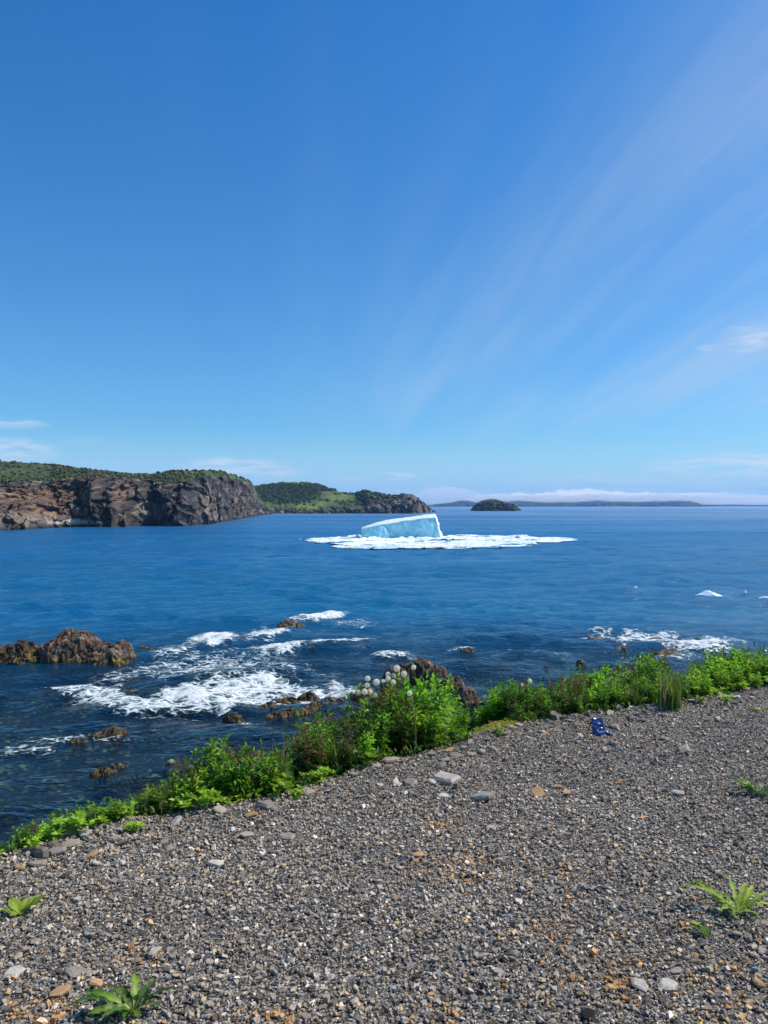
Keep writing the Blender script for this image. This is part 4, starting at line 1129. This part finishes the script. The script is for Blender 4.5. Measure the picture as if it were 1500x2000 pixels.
def merge(parts):
    V, Fs, C, o = [], {}, [], 0
    for (v_, f_, c_) in parts:
        f_ = np.asarray(f_)
        V.append(v_); C.append(np.broadcast_to(c_, (len(v_), 3)))
        Fs.setdefault(f_.shape[1], []).append(f_ + o); o += len(v_)
    return np.concatenate(V), [np.concatenate(f_) for f_ in Fs.values()], np.concatenate(C)
def stem_curve(rg, h, lean, n=6):
    a = rg.random() * 6.28
    t = np.linspace(0, 1, n)
    return np.stack([math.cos(a) * lean * t ** 1.5, math.sin(a) * lean * t ** 1.5, h * t], -1)
def at_t(c_, t):
    n = len(c_)
    return np.stack([np.interp(t, np.linspace(0, 1, n), c_[:, k]) for k in range(3)], -1)

def leafy(seed, palette, nst=6, nl=34, ll=0.17, lw=0.036, lean=.30, red_top=0.0, start=.12):
    """upright leafy stems, one metre tall before scaling"""
    rg = np.random.default_rng(seed)
    sp_, lp_ = [], []
    for s in range(nst):
        h = rg.uniform(.62, 1.0)
        c_ = stem_curve(rg, h, rg.uniform(.05, lean)) + np.array([rg.normal(0, .06), rg.normal(0, .06), 0])
        v_, f_ = tube(c_, 0.008, 0.004)
        sp_.append((v_, f_, (0.10, 0.13, 0.04)))
        t = np.sort(rg.uniform(start, 1.0, nl))
        b_ = at_t(c_, t)
        az_ = np.arange(nl) * 2.4 + rg.uniform(-.4, .4, nl)
        e_ = rg.uniform(-.1, .9, nl) + 0.5 * (t > .85)
        dv = np.stack([np.cos(az_) * np.cos(e_), np.sin(az_) * np.cos(e_), np.sin(e_)], -1)
        ln = ll * rg.uniform(.6, 1.15, nl) * np.interp(t, [0, .5, 1], [.7, 1.1, .6])
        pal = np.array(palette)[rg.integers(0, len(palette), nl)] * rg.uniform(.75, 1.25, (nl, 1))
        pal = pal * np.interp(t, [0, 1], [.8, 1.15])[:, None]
        if red_top:
            mk = (t > .45) & (rg.random(nl) < red_top)
            pal[mk] = np.array([(0.17, 0.065, 0.03), (0.13, 0.075, 0.03), (0.22, 0.09, 0.05)])[rg.integers(0, 3, mk.sum())]
        lp_.append(leaves(b_, dv, ln, ln * lw / ll * rg.uniform(.8, 1.2, nl), pal, .18, rg))
    return merge(sp_), merge(lp_)
def dock(seed):
    """reddish seed spikes over a few leaves"""
    rg = np.random.default_rng(seed)
    sp_, lp_ = [], []
    for s in range(int(rg.integers(2, 5))):
        h = rg.uniform(.7, 1.0)
        c_ = stem_curve(rg, h, rg.uniform(.03, .22)) + np.array([rg.normal(0, .07), rg.normal(0, .07), 0])
        v_, f_ = tube(c_, 0.009, 0.004)
        sp_.append((v_, f_, (0.16, 0.07, 0.03)))
        n = 90
        t = rg.uniform(.45, 1.0, n)
        b_ = at_t(c_, t)
        az_ = rg.random(n) * 6.28; e_ = rg.uniform(-.3, 1.2, n)
        dv = np.stack([np.cos(az_) * np.cos(e_), np.sin(az_) * np.cos(e_), np.sin(e_)], -1)
        rd = np.interp(t, [.45, .6, 1], [.02, .045, .012]) * rg.random(n)
        b_ = b_ + dv * rd[:, None]
        pal = np.array([(0.20, 0.075, 0.04), (0.15, 0.06, 0.03), (0.26, 0.12, 0.06), (0.12, 0.10, 0.03)])[rg.integers(0, 4, n)]
        lp_.append(leaves(b_, dv, np.full(n, .035) * rg.uniform(.7, 1.4, n), np.full(n, .02), pal, .1, rg))
        n = 14
        t = rg.uniform(.05, .5, n); b_ = at_t(c_, t); az_ = rg.random(n) * 6.28; e_ = rg.uniform(0, .8, n)
        dv = np.stack([np.cos(az_) * np.cos(e_), np.sin(az_) * np.cos(e_), np.sin(e_)], -1)
        pal = np.array([(0.07, 0.12, 0.03), (0.12, 0.10, 0.03)])[rg.integers(0, 2, n)]
        lp_.append(leaves(b_, dv, rg.uniform(.12, .2, n), rg.uniform(.03, .05, n), pal, .25, rg))
    return merge(sp_), merge(lp_)
def lime(seed):
    """low clump of round pale leaves, unit height"""
    rg = np.random.default_rng(seed)
    sp_, lp_ = [], []
    for s in range(16):
        a = rg.random() * 6.28; r_ = rg.uniform(.1, .8); h = rg.uniform(.35, 1.0)
        e = np.array([math.cos(a) * r_, math.sin(a) * r_, h])
        v_, f_ = tube([(0, 0, 0), e * np.array([.4, .4, .6]), e], .02, .012)
        sp_.append((v_, f_, (0.16, 0.26, 0.05)))
        n = 5
        az_ = np.arange(n) * 1.26 + a; e_ = rg.uniform(.1, .9, n)
        dv = np.stack([np.cos(az_) * np.cos(e_), np.sin(az_) * np.cos(e_), np.sin(e_)], -1)
        pal = np.array([(0.26, 0.40, 0.035), (0.36, 0.48, 0.05), (0.17, 0.31, 0.03)])[rg.integers(0, 3, n)]
        lp_.append(leaves(np.repeat(e[None], n, 0), dv, rg.uniform(.30, .5, n), rg.uniform(.20, .32, n), pal, .1, rg))
    return merge(sp_), merge(lp_)
def blades(seed, n=110, spread=.5, palette=((0.10, 0.19, 0.03), (0.15, 0.25, 0.04), (0.07, 0.14, 0.03), (0.10, 0.17, 0.03), (0.38, 0.31, 0.16)), wide=.014):
    rg = np.random.default_rng(seed)
    V, Fq, C = [], [], []
    S = 4
    for i in range(n):
        a = rg.random() * 6.28; h = rg.uniform(.45, 1.0); le = rg.uniform(.05, spread) * h
        b0 = np.array([rg.normal(0, .09), rg.normal(0, .09), 0])
        sd = np.array([-math.sin(a), math.cos(a), 0]) * wide
        for k in range(S + 1):
            t = k / S
            c_ = b0 + np.array([math.cos(a) * le * t ** 2, math.sin(a) * le * t ** 2, h * (t - .18 * t ** 3 * (le / h) * 2)])
            w = (1 - t ** 1.5) + .03
            V += [c_ + sd * w, c_ - sd * w]
        o = i * (S + 1) * 2
        for k in range(S):
            Fq.append((o + 2 * k, o + 2 * k + 1, o + 2 * k + 3, o + 2 * k + 2))
        cc = np.array(palette[int(rg.integers(0, len(palette)))]) * rg.uniform(.7, 1.3)
        C += [cc] * ((S + 1) * 2)
    return np.array(V), [np.array(Fq)], np.array(C)

G1 = [(0.11, 0.24, 0.02), (0.16, 0.31, 0.025), (0.06, 0.15, 0.018)]
G2 = [(0.04, 0.085, 0.018), (0.06, 0.13, 0.02), (0.09, 0.18, 0.025), (0.09, 0.09, 0.03)]
G3 = [(0.22, 0.37, 0.03), (0.30, 0.44, 0.035), (0.14, 0.28, 0.025)]
def proto_set(kind):
    out_ = []
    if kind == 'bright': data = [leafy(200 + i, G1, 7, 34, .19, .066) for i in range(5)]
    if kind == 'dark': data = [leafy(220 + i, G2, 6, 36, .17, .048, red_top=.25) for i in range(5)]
    if kind == 'fresh': data = [leafy(240 + i, G3, 7, 34, .20, .078) for i in range(4)]
    if kind == 'dock': data = [dock(260 + i) for i in range(5)]
    if kind == 'lime': data = [lime(280 + i) for i in range(4)]
    for (s_, l_) in data:
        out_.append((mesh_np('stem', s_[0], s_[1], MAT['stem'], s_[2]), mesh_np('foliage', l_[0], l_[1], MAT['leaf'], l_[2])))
    return out_
PS = {k: proto_set(k) for k in ('bright', 'dark', 'fresh', 'dock', 'lime')}
PG = [blades(300 + i) for i in range(4)]
PGm = [mesh_np('blades', *[a for a in (v_, f_)], MAT['grass'], c_) for v_, f_, c_ in PG]
TOP = np.array([(-150, 1700), (0, 1625), (60, 1608), (100, 1585), (140, 1562), (180, 1588), (240, 1575), (290, 1550), (340, 1505), (400, 1475), (440, 1448), (480, 1474), (540, 1452), (600, 1416), (680, 1376), (720, 1350),
                (760, 1345), (800, 1330), (825, 1322), (850, 1326), (880, 1350), (905, 1392), (930, 1400), (960, 1340), (1000, 1325), (1060, 1335), (1110, 1325), (1180, 1300), (1230, 1288), (1260, 1278), (1320, 1292), (1345, 1315), (1370, 1280), (1420, 1268), (1500, 1262), (1650, 1250)], float)
def top_height(x, y, z):
    px, py = pix(x, y, z)
    ty_ = np.interp(px, TOP[:, 0], TOP[:, 1])
    zt = CAM_H - (ty_ - 987) / F * y
    return zt - z, px
KIND = {'bright': ('bushy_plant', 'slender leafy green plant'), 'dark': ('dark_leaved_plant', 'dark leaved plant with reddish tips'), 'fresh': ('fresh_green_plant', 'fresh bright green plant'),
        'dock': ('seeding_dock', 'reddish brown seed spike'), 'lime': ('lime_leaved_plant', 'low lime green round leaved plant'), 'grass': ('grass_tuft', 'long bladed grass tuft')}
ZONES = [(70, 'in the bottom left corner of the fringe'), (150, 'below the speckled kelp mound'), (250, 'left of the pale stones at the gravel edge'), (330, 'under the small green topped stone'),
         (400, 'left of the tallest feathery plant'), (470, 'round the tallest feathery plant'), (545, 'right of the tallest feathery plant'), (620, 'at the low left end of the middle clump'),
         (690, 'below the long kelp ledge'), (745, 'left under the dandelion clocks'), (800, 'right under the dandelion clocks'), (860, 'in front of the outcrop summit'), (925, 'before the right slope of the outcrop'),
         (1000, 'beside the yellow moss'), (1060, 'at the left end of the right thicket'), (1120, 'left of the blue bag'), (1190, 'straight behind the blue bag'), (1260, 'right of the blue bag'),
         (1330, 'by the tall dark tuft'), (1400, 'right of the tall dark tuft below the surf'), (9999, 'at the right edge of the bank')]
def put_plant(kind, x, y, h, rg, label=None, name=None, group='auto'):
    z = float(terrain(np.array([x]), np.array([y]))[0])
    px = float(pix(x, y, z)[0])
    nm, lb = KIND[kind]
    zone = next(t_ for lim, t_ in ZONES if px < lim)
    dd_ = float(edge_d(np.array([x]), np.array([y]))[0])
    row = 'in the front row' if dd_ < .22 else ('in the middle row' if dd_ < .5 else 'in the seaward row')
    size = 'knee high' if h > .42 else ('short' if h < .2 else 'middling')
    if kind == 'lime': row = ''
    lb = ' '.join((size + ' ' + lb + ' ' + row + ' ' + zone).split()) if kind != 'lime' else lb + ' ' + zone
    lb = ' '.join(lb.split()[:16])
    gr_ = nm.replace('_', ' ') + 's ' + zone
    e = empty(name or nm, (x, y, z - 0.01), rg.random() * 6.28, 1.0)
    e.scale = (max(h, .16) * rg.uniform(.9, 1.25),) * 2 + (h,) if kind != 'lime' else (h * rg.uniform(.9, 1.25),) * 2 + (h,)
    tag(e, label or lb, 'plant' if kind != 'grass' else 'grass', gr_ if group == 'auto' else group)
    if kind == 'grass':
        o = link('blades', PGm[int(rg.integers(0, len(PGm)))], e); o['kind'] = 'stuff'
    else:
        s_, l_ = PS[kind][int(rg.integers(0, len(PS[kind])))]
        link('stem', s_, e); o = link('foliage', l_, e); o['kind'] = 'stuff'
    return e
rg = np.random.default_rng(51)
cnt = 0
def pick(px, d_):
    r = rg.random()
    if px < 545:
        if d_ < .07: return 'lime' if r < .6 else 'fresh'
        return ('bright' if r < .30 else 'dock' if r < .52 else 'dark' if r < .72 else 'grass' if r < .87 else 'fresh')
    if px < 700:
        if d_ < .08: return 'lime' if r < .5 else 'dark'
        return 'dark' if r < .62 else 'dock' if r < .75 else 'bright' if r < .92 else 'grass'
    if px < 800:
        if d_ < .08: return 'lime' if r < .4 else 'fresh'
        return 'dark' if r < .50 else 'dock' if r < .58 and d_ > .3 else 'bright'
    if px < 915:
        if d_ < .10: return 'lime' if r < .5 else 'fresh'
        return 'bright' if r < .62 else 'fresh' if r < .9 else 'grass'
    if px < 1000:
        if d_ < .45: return 'none'
        return 'bright' if r < .6 else 'fresh'
    if px < 1200:
        return 'bright' if r < .68 else 'fresh' if r < .84 else 'dark' if r < .94 else 'dock'
    if px < 1350:
        if d_ < .10: return 'fresh' if r < .4 else 'grass'
        return 'grass' if r < .45 else 'bright' if r < .75 else 'dark' if r < .95 else 'dock'
    if d_ < .32: return 'lime' if r < .55 else 'fresh'
    return 'grass' if r < .5 else 'dark' if r < .65 else 'dock' if r < .72 else 'bright'
N_PL = 560
edge_x = []
for i in range(N_PL):
    xx = EP[0, 0] + 0.25 + (EP[-1, 0] - EP[0, 0] - .3) * (i + rg.random()) / N_PL
    d_ = rg.uniform(0.03, 0.85)
    if xx < -0.55: d_ *= 0.55
    x, y = xx + NX * d_, float(edge_y(xx)) + NY * d_
    z = float(terrain(np.array([x]), np.array([y]))[0])
    hmax, px = top_height(x, y, z)
    kd = pick(px, d_)
    if kd == 'none': continue
    if kd == 'lime': h = rg.uniform(.04, .075) if px < 545 else rg.uniform(.06, .11)
    else:
        h = hmax * rg.uniform(.78, 1.12)
        front = np.interp(d_, [0.03, .28], [.5, 1.0])
        h = min(h, .72) * front if px > 545 else max(h, .10 + .06 * rg.random())
        if kd == 'dock': h = min(max(hmax, .10) * rg.uniform(.95, 1.2), .72)
        if kd == 'grass': h *= rg.uniform(.8, 1.05)
    if h < .05: continue
    put_plant(kd, x, y, h, rg)
    cnt += 1
# extra lime plants right on the gravel edge
for i in range(46):
    xx = rg.choice([rg.uniform(EP[0, 0], EP[5, 0]), rg.uniform(EP[10, 0] + .1, EP[12, 0])], p=[.6, .4])
    d_ = rg.uniform(-.02, .2) if xx < 1 else rg.uniform(-.02, .3)
    x, y = xx + NX * d_, float(edge_y(xx)) + NY * d_
    put_plant('lime', x, y, rg.uniform(.04, .085), rg); cnt += 1
for (px, py) in [(262, 1632), (580, 1568), (975, 1448), (1365, 1380), (1420, 1378)]:
    p_ = P(px, py, 0.0)
    put_plant('lime', p_[0], p_[1], .05, rg, label={262: 'tiny lime green sprout alone on the gravel at left', 580: 'tiny yellow green sprout alone on the gravel below the middle clump', 975: 'tiny green sprout on the gravel beside the yellow moss', 1365: 'small pale sprout on the gravel right of the dark tuft', 1420: 'small pale sprout nearest the right bank'}[px], name='sprout', group=None)
p_ = P(1308, 1392, 0.0)
put_plant('grass', p_[0], p_[1], .36, rg, label='tall dark green tuft standing out onto the gravel at right', name='dark_tuft', group=None)
p_ = P(1318, 1396, 0.0)
put_plant('dark', p_[0], p_[1], .20, rg, label='dark leafy plant at the foot of the tall dark tuft', name='dark_leaved_plant', group=None)
p_ = P(446, 1570, 0.0); q_ = p_ + np.array([NX, NY, 0]) * .3
put_plant('fresh', q_[0], q_[1], .42, rg, label='tallest feathery green plant of the left fringe', name='feathery_plant', group=None)
print('plants', cnt)

# ground cover on the bank between the plants
n = 26000
xx = rg.uniform(EP[0, 0] - .5, EP[-1, 0] + .5, n); d_ = rg.uniform(0.0, 1.9, n) ** 1.0
x, y = xx + NX * d_, edge_y(xx) + NY * d_
z = terrain(x, y)
az_ = rg.random(n) * 6.28; e_ = rg.uniform(.1, 1.3, n)
dv = np.stack([np.cos(az_) * np.cos(e_), np.sin(az_) * np.cos(e_), np.sin(e_)], -1)
pal = np.array(G2 + G1 + [(0.10, 0.08, 0.03)])[rg.integers(0, 8, n)]
pxg, pyg = pix(x, y, z)
ym = np.exp(-(((pxg - 965) / 48) ** 2)) * (d_ < .5)
my = rg.random(n) < ym
pal[my] = np.array([(0.38, 0.30, 0.07), (0.30, 0.33, 0.06), (0.36, 0.20, 0.08)])[rg.integers(0, 3, my.sum())]
ln = rg.uniform(.03, .075, n); ln[my] *= .6
V_, F_, C_ = leaves(np.stack([x, y, z + rg.uniform(0, .05, n)], -1), dv, ln, ln * .35, pal, .2, rg)
gc = link('ground_cover', mesh_np('ground_cover', V_, F_, MAT['leaf'], C_))
tag(gc, 'low tangled leaves covering the soil of the bank', 'ground cover', kind='stuff')
# yellow moss patch
n = 5200
a = rg.random(n) * 6.28; r_ = np.sqrt(rg.random(n))
c0 = P(968, 1418, 0.0)
x = c0[0] + np.cos(a) * r_ * .19 + NX * .02; y = c0[1] + np.sin(a) * r_ * .28 + .1
z = terrain(x, y)
az_ = rg.random(n) * 6.28; e_ = rg.uniform(.5, 1.5, n)
dv = np.stack([np.cos(az_) * np.cos(e_), np.sin(az_) * np.cos(e_), np.sin(e_)], -1)
pal = np.array([(0.42, 0.33, 0.08), (0.34, 0.36, 0.07), (0.40, 0.22, 0.09), (0.24, 0.32, 0.05)])[rg.integers(0, 4, n)] * rg.uniform(.7, 1.2, (n, 1))
V_, F_, C_ = leaves(np.stack([x, y, z + .05 * np.clip(1 - r_, 0, 1)], -1), dv, rg.uniform(.012, .03, n), rg.uniform(.006, .012, n), pal, .1, rg)
ms = link('yellow_moss', mesh_np('yellow_moss', V_, F_, MAT['leaf'], C_))
tag(ms, 'dry yellow mossy patch between the middle clump and the right thicket', 'moss', kind='stuff')

# dandelion clocks
def seed_head():
    rg = np.random.default_rng(77)
    n = 230
    k = np.arange(n) + .5
    ph = np.arccos(1 - 2 * k / n); th = math.pi * (1 + 5 ** .5) * k
    dv = np.stack([np.cos(th) * np.sin(ph), np.sin(th) * np.sin(ph), np.cos(ph)], -1)
    V, Fc = [], []
    side = np.cross(dv, [0.3, .5, .8]); side /= np.linalg.norm(side, axis=1)[:, None]
    up = np.cross(side, dv)
    r_ = 0.019
    a = dv * .004; b_ = dv * r_
    V = np.stack([a + side * .0003, a - side * .0003, b_], 1).reshape(-1, 3)
    Fc = np.arange(n * 3).reshape(-1, 3)
    VV, FF = [V], [Fc]
    o = len(V)
    for q in range(6):
        an = q / 6 * 6.28 + rg.random(n) * .5
        t_ = side * np.cos(an)[:, None] + up * np.sin(an)[:, None]
        nn = np.cross(t_, dv)
        tip = b_ + t_ * .0062 + dv * .0035
        v_ = np.stack([b_ + nn * .0007, b_ - nn * .0007, tip], 1).reshape(-1, 3)
        VV.append(v_); FF.append(np.arange(n * 3).reshape(-1, 3) + o); o += len(v_)
    cv, cf = IV * .0055, IF
    return np.concatenate(VV), np.concatenate(FF), cv, cf
hv, hf, cv_, cf_ = seed_head()
MAT['fluff'] = leaf_mat('seed_fluff', .5, .04, .8, (1.05, 1.05, 1.0))
me_h = mesh_np('seed_head', hv, hf, MAT['fluff'], np.tile([.93, .89, .78], (len(hv), 1)))
me_c = mesh_np('seed_core', cv_, cf_, MAT['stem'], np.tile([.30, .24, .15], (len(cv_), 1)))
CL = [(887, 1306, 'farthest left of the upper pair'), (976, 1316 - 12, 'top right')]
clocks = [(775, 1306, 16, 'topmost'), (808, 1304, 12, 'small one at the top right'), (789, 1317, 14, 'just below the topmost pair'), (758, 1318, 13, 'upper middle one above the dense cluster'), (769, 1320, 12, 'one beside the upper middle one'),
          (758, 1326, 12, 'one tucked under the upper middle pair'), (768, 1333, 13, 'right one of the middle row'), (718, 1326, 13, 'upper left one'), (735, 1333, 16, 'big one left of centre'), (748, 1331, 9, 'small one right of the big left one'), (755, 1330, 9, 'small one in the centre'),
          (717, 1339, 12, 'one under the upper left one'), (700, 1354, 14, 'leftmost'), (712, 1352, 15, 'second from the left'), (722, 1352, 14, 'third from the left at the bottom'), (732, 1358, 12, 'lower right one of the dense left cluster'), (800, 1355, 13, 'lone one low at right against the leaves'), (718, 1375, 9, 'lowest small one'),
          (1035, 1331, 12, 'white one standing in the right thicket'), (1020, 1338, 7, 'tiny one in the right thicket')]
for i, (px, py, dpx, wh) in enumerate(clocks):
    dep = 5.05 + .12 * rg.random() + (0.35 if py < 1325 else 0) - (0.15 if i == 16 else 0) + (1.1 if i > 17 else 0)
    a_, b__ = (px - 750) / F, (987 - py) / F
    hx, hy, hz__ = a_ * dep, dep, CAM_H + b__ * dep
    gx_, gy_ = hx + rg.normal(0, .03) + .02, hy + rg.normal(0, .04)
    gz_ = float(terrain(np.array([gx_]), np.array([gy_]))[0])
    e = empty('dandelion_clock', (gx_, gy_, gz_))
    tag(e, 'white dandelion clock on a thin stalk, ' + wh, 'dandelion', 'dandelion clocks above the bank')
    top_ = np.array([hx - gx_, hy - gy_, hz__ - gz_])
    t = np.linspace(0, 1, 6)[:, None]
    pts = top_ * t + np.array([0.02, 0, 0]) * np.sin(t * 3.14)
    v_, f_ = tube(pts, .0026, .0020, 4)
    link('stalk', mesh_np('stalk', v_, f_, MAT['stem'], np.tile([.24, .16, .06], (len(v_), 1))), e)
    hd = link('seed_head', me_h, e); hd.location = top_
    s = dpx * .86 * dep / F / .046; hd.scale = (s, s, s); hd.rotation_euler = (rg.random() * 3, rg.random() * 3, 0)
    cr_ = link('seed_core', me_c, hd)

# ------------------------------------------------------------------ weeds on the gravel
def lobed_leaf(rg, L, W, lobes, arch, seg=14, twist=0.0, rad=False):
    """toothed leaf running along +x with a raised arch and a folded midrib"""
    V, Fq = [], []
    for k in range(seg + 1):
        t = k / seg
        w = W * (math.sin(math.pi * min(1, t ** .75 * .97 + .03)) ** .8) * (0.32 + 0.68 * t ** .5) + .0012
        tooth = 1 - .62 * abs(math.sin(t * lobes * math.pi)) if lobes else 1
        zc_ = arch * math.sin(t * math.pi * .62) * L - .10 * L * t * t * (arch * 3)
        x_ = L * t
        bend = .28 * L * t * t * twist
        wv = .08 * W * math.sin(k * 1.9 + L * 50)
        V += [(x_ + (.18 * W * (1 - tooth) * 3), bend + w * tooth, zc_ + .25 * w + wv), (x_, bend, zc_), (x_ + (.18 * W * (1 - tooth) * 3), bend - w * tooth, zc_ + .25 * w - wv)]
    for k in range(seg):
        o = k * 3
        Fq += [(o, o + 1, o + 4, o + 3), (o + 1, o + 2, o + 5, o + 4)]
    return np.array(V), np.array(Fq)
def weed(px, py, name, label, specs, pal, stalks=(), cat='weed', size=1.0):
    c_ = P(px, py, 0.0)
    z = float(terrain(np.array([c_[0]]), np.array([c_[1]]))[0])
    e = empty(name, (c_[0], c_[1], z))
    tag(e, label, cat); e.scale = (size, size, size)
    rgw = np.random.default_rng(int(px * 7 + py))
    for (ang, L, W, el_, lobes) in specs:
        v_, f_ = lobed_leaf(rgw, L, W * 1.3, lobes, .30, twist=rgw.uniform(-1, 1))
        cc = np.array(pal[int(rgw.integers(0, len(pal)))]) * rgw.uniform(.8, 1.2)
        C = np.repeat(cc[None], len(v_), 0).copy()
        C[1::3] = C[1::3] * 1.5 + np.array([.03, .03, .01])
        o = link('leaf', mesh_np('leaf', v_, f_, MAT['leaf'], C, True), e)
        o.rotation_euler = (rgw.normal(0, .35), -R(el_ * .42), R(ang + rgw.normal(0, 8))); o.location = (0, 0, .008)
    for (dx, dy, dz, col_) in stalks:
        t = np.linspace(0, 1, 5)[:, None]
        pts = np.array([dx, dy, dz]) * t + np.array([0, 0, .02]) * np.sin(t * 3.14)
        v_, f_ = tube(pts, .0028, .0018, 5)
        link('stalk', mesh_np('stalk', v_, f_, MAT['stem'], np.tile(col_, (len(v_), 1))), e)
    return e
WP = [(0.035, 0.085, 0.018), (0.06, 0.13, 0.02), (0.14, 0.22, 0.03)]
WY = [(0.20, 0.28, 0.03), (0.28, 0.35, 0.04), (0.14, 0.22, 0.03)]
weed(262, 1978, 'dandelion_plant', 'dandelion plant with dark toothed leaves and a bare stalk at the bottom left corner',
     [(178, .15, .020, 6, 4.5), (168, .13, .018, 22, 4.5), (192, .17, .020, 2, 5.5), (150, .10, .018, 30, 3.5), (120, .10, .02, 48, 3), (98, .085, .017, 62, 2.5), (75, .085, .017, 55, 2.5), (28, .13, .010, 20, 3.5), (12, .07, .012, 25, 2.5),
      (-18, .07, .014, 18, 2.5), (-60, .07, .016, 15, 2.5), (-110, .08, .017, 12, 3), (205, .12, .018, 12, 4), (220, .10, .018, 15, 4), (140, .07, .018, 35, 2.5)], WP,
     [(-.062, .20, .06, (.16, .12, .04)), (-.10, -.04, .03, (.35, .20, .10)), (-.03, .05, .02, (.25, .2, .06))], size=1.15)
weed(38, 1788, 'leafy_weed', 'small leafy weed with upright leaves on the gravel at the left edge',
     [(150, .075, .016, 52, 0), (120, .07, .015, 62, 0), (60, .09, .015, 45, 1.5), (40, .10, .014, 38, 1.5), (85, .06, .012, 60, 0), (20, .075, .012, 18, 2), (185, .08, .013, 10, 2), (200, .07, .012, 8, 2), (170, .06, .014, 25, 0), (-40, .03, .010, 15, 0), (230, .04, .012, 10, 0)], WY)
weed(1442, 1790, 'sprawling_weed', 'sprawling yellow green weed on the rusty gravel near the right edge',
     [(160, .17, .016, 14, 6.5), (146, .14, .017, 18, 5.5), (172, .10, .015, 10, 4.5), (30, .12, .015, 16, 3.5), (8, .12, .014, 14, 3.5), (-12, .11, .014, 8, 3.5), (55, .12, .013, 25, 3.5), (200, .07, .012, 8, 3), (110, .07, .013, 22, 3), (-50, .06, .012, 8, 2), (225, .06, .012, 8, 2.5), (78, .13, .010, 28, 3.5), (185, .06, .010, 18, 2.5)], WY, size=1.3)
weed(1383, 1835, 'small_weed', 'small dark leaved weed just below left of the sprawling weed',
     [(128, .075, .012, 30, 0), (140, .06, .010, 22, 0), (112, .05, .010, 45, 0), (80, .045, .009, 35, 0), (160, .04, .008, 15, 0)], WP)
weed(1486, 1556, 'broad_leaved_weed', 'broad leaved green weed cut by the right edge below the bank',
     [(165, .16, .028, 18, 3), (150, .15, .026, 34, 3), (180, .14, .026, 10, 3), (195, .12, .026, 6, 3), (120, .13, .026, 38, 3), (80, .13, .026, 30, 3), (20, .14, .024, 20, 3), (-20, .12, .024, 12, 3), (-90, .09, .02, 8, 3), (230, .09, .02, 10, 3)], WP)
weed(1486, 1390, 'tiny_weed', 'tiny yellowish weed on the gravel at the right edge under the bank',
     [(170, .06, .010, 10, 0), (100, .04, .010, 20, 0), (20, .06, .010, 10, 0), (200, .04, .01, 10, 0)], WY)

# ------------------------------------------------------------------ blue litter
m, gg, out = new_mat('blue_foil')
p = gg.n('ShaderNodeTexCoord').outputs['Object']
n1 = gg.noise(p, 26.0, 3, 0.6, 1.2)
cc = gg.mix(gg.ss(n1, 0.60, 0.66), c4(0.012, 0.05, 0.19), c4(0.45, 0.55, 0.75))
zc = gg.n('ShaderNodeSeparateXYZ', {0: p}).outputs[2]
b = gg.n('ShaderNodeBsdfPrincipled', {'Base Color': cc, 'Roughness': 0.28})
gg.link(b.outputs[0], out.inputs[0])
c0 = P(1172, 1438, 0.0)
zb = float(terrain(np.array([c0[0]]), np.array([c0[1]]))[0])
nu, nv_ = 28, 22
us = np.linspace(0, 1, nu); vs = np.linspace(0, 1, nv_)
UU, VV_ = np.meshgrid(us * 2 * math.pi, vs)
hw = .048 * (1 - .22 * VV_) ; dp = .026 * (1 - .55 * VV_)
ca2 = np.sign(np.cos(UU)) * np.abs(np.cos(UU)) ** .6; sa2 = np.sign(np.sin(UU)) * np.abs(np.sin(UU)) ** .6
bx_ = ca2 * hw - .012 * VV_; by_2 = sa2 * dp + .03 * VV_; bz_ = VV_ * .115
cru = worley(bx_ * 38, by_2 * 38, bz_ * 38)
dsp = (cru[0] - .5) * .014 + .006 * fbm(bx_ * 60, by_2 * 60, bz_ * 60, 3)
bx_ = bx_ * (1 + dsp * 12); by_2 = by_2 + sa2 * dsp; bz_ = bz_ + .008 * fbm(bx_ * 40, by_2 * 40, 1.0, 3) * VV_
Vb = np.stack([bx_, by_2, bz_], -1).reshape(-1, 3)
topc = Vb[-nu:].mean(0)
Vb = np.concatenate([Vb, [topc + [0, 0, .004]]])
ft = np.array([((nv_ - 1) * nu + i, (nv_ - 1) * nu + i + 1, len(Vb) - 1) for i in range(nu - 1)])
lit = empty('crumpled_bag', (c0[0], c0[1], zb - .005), R(8))
tag(lit, 'crumpled shiny blue bag with pale print standing on the gravel', 'litter')
link('bag_body', mesh_np('bag_body', Vb, [grid_faces(nv_, nu), ft], m, None, False), lit)
# torn flap trailing on the right side and the pale seam at the top
fx_, fy_2 = np.meshgrid(np.linspace(0, .055, 10), np.linspace(-.03, .035, 10))
fz_ = .03 + .012 * fbm(fx_ * 60, fy_2 * 60, 2.0, 3) - .35 * fx_
link('torn_flap', mesh_np('torn_flap', np.stack([fx_ + .036, fy_2 + .01, fz_], -1).reshape(-1, 3), grid_faces(10, 10), m, None, False), lit)
sx2, sz2 = np.meshgrid(np.linspace(-.048, .028, 12), np.linspace(0, .016, 3))
link('sealed_edge', mesh_np('sealed_edge', np.stack([sx2, .03 + .004 * np.sin(sx2 * 200) + 0 * sz2, .108 + sz2 + .003 * np.sin(sx2 * 160)], -1).reshape(-1, 3), grid_faces(3, 12), flat_mat('pale_foil', (.42, .45, .62), .35), None, False), lit)
p_ = P(1133, 1440, 0.0)
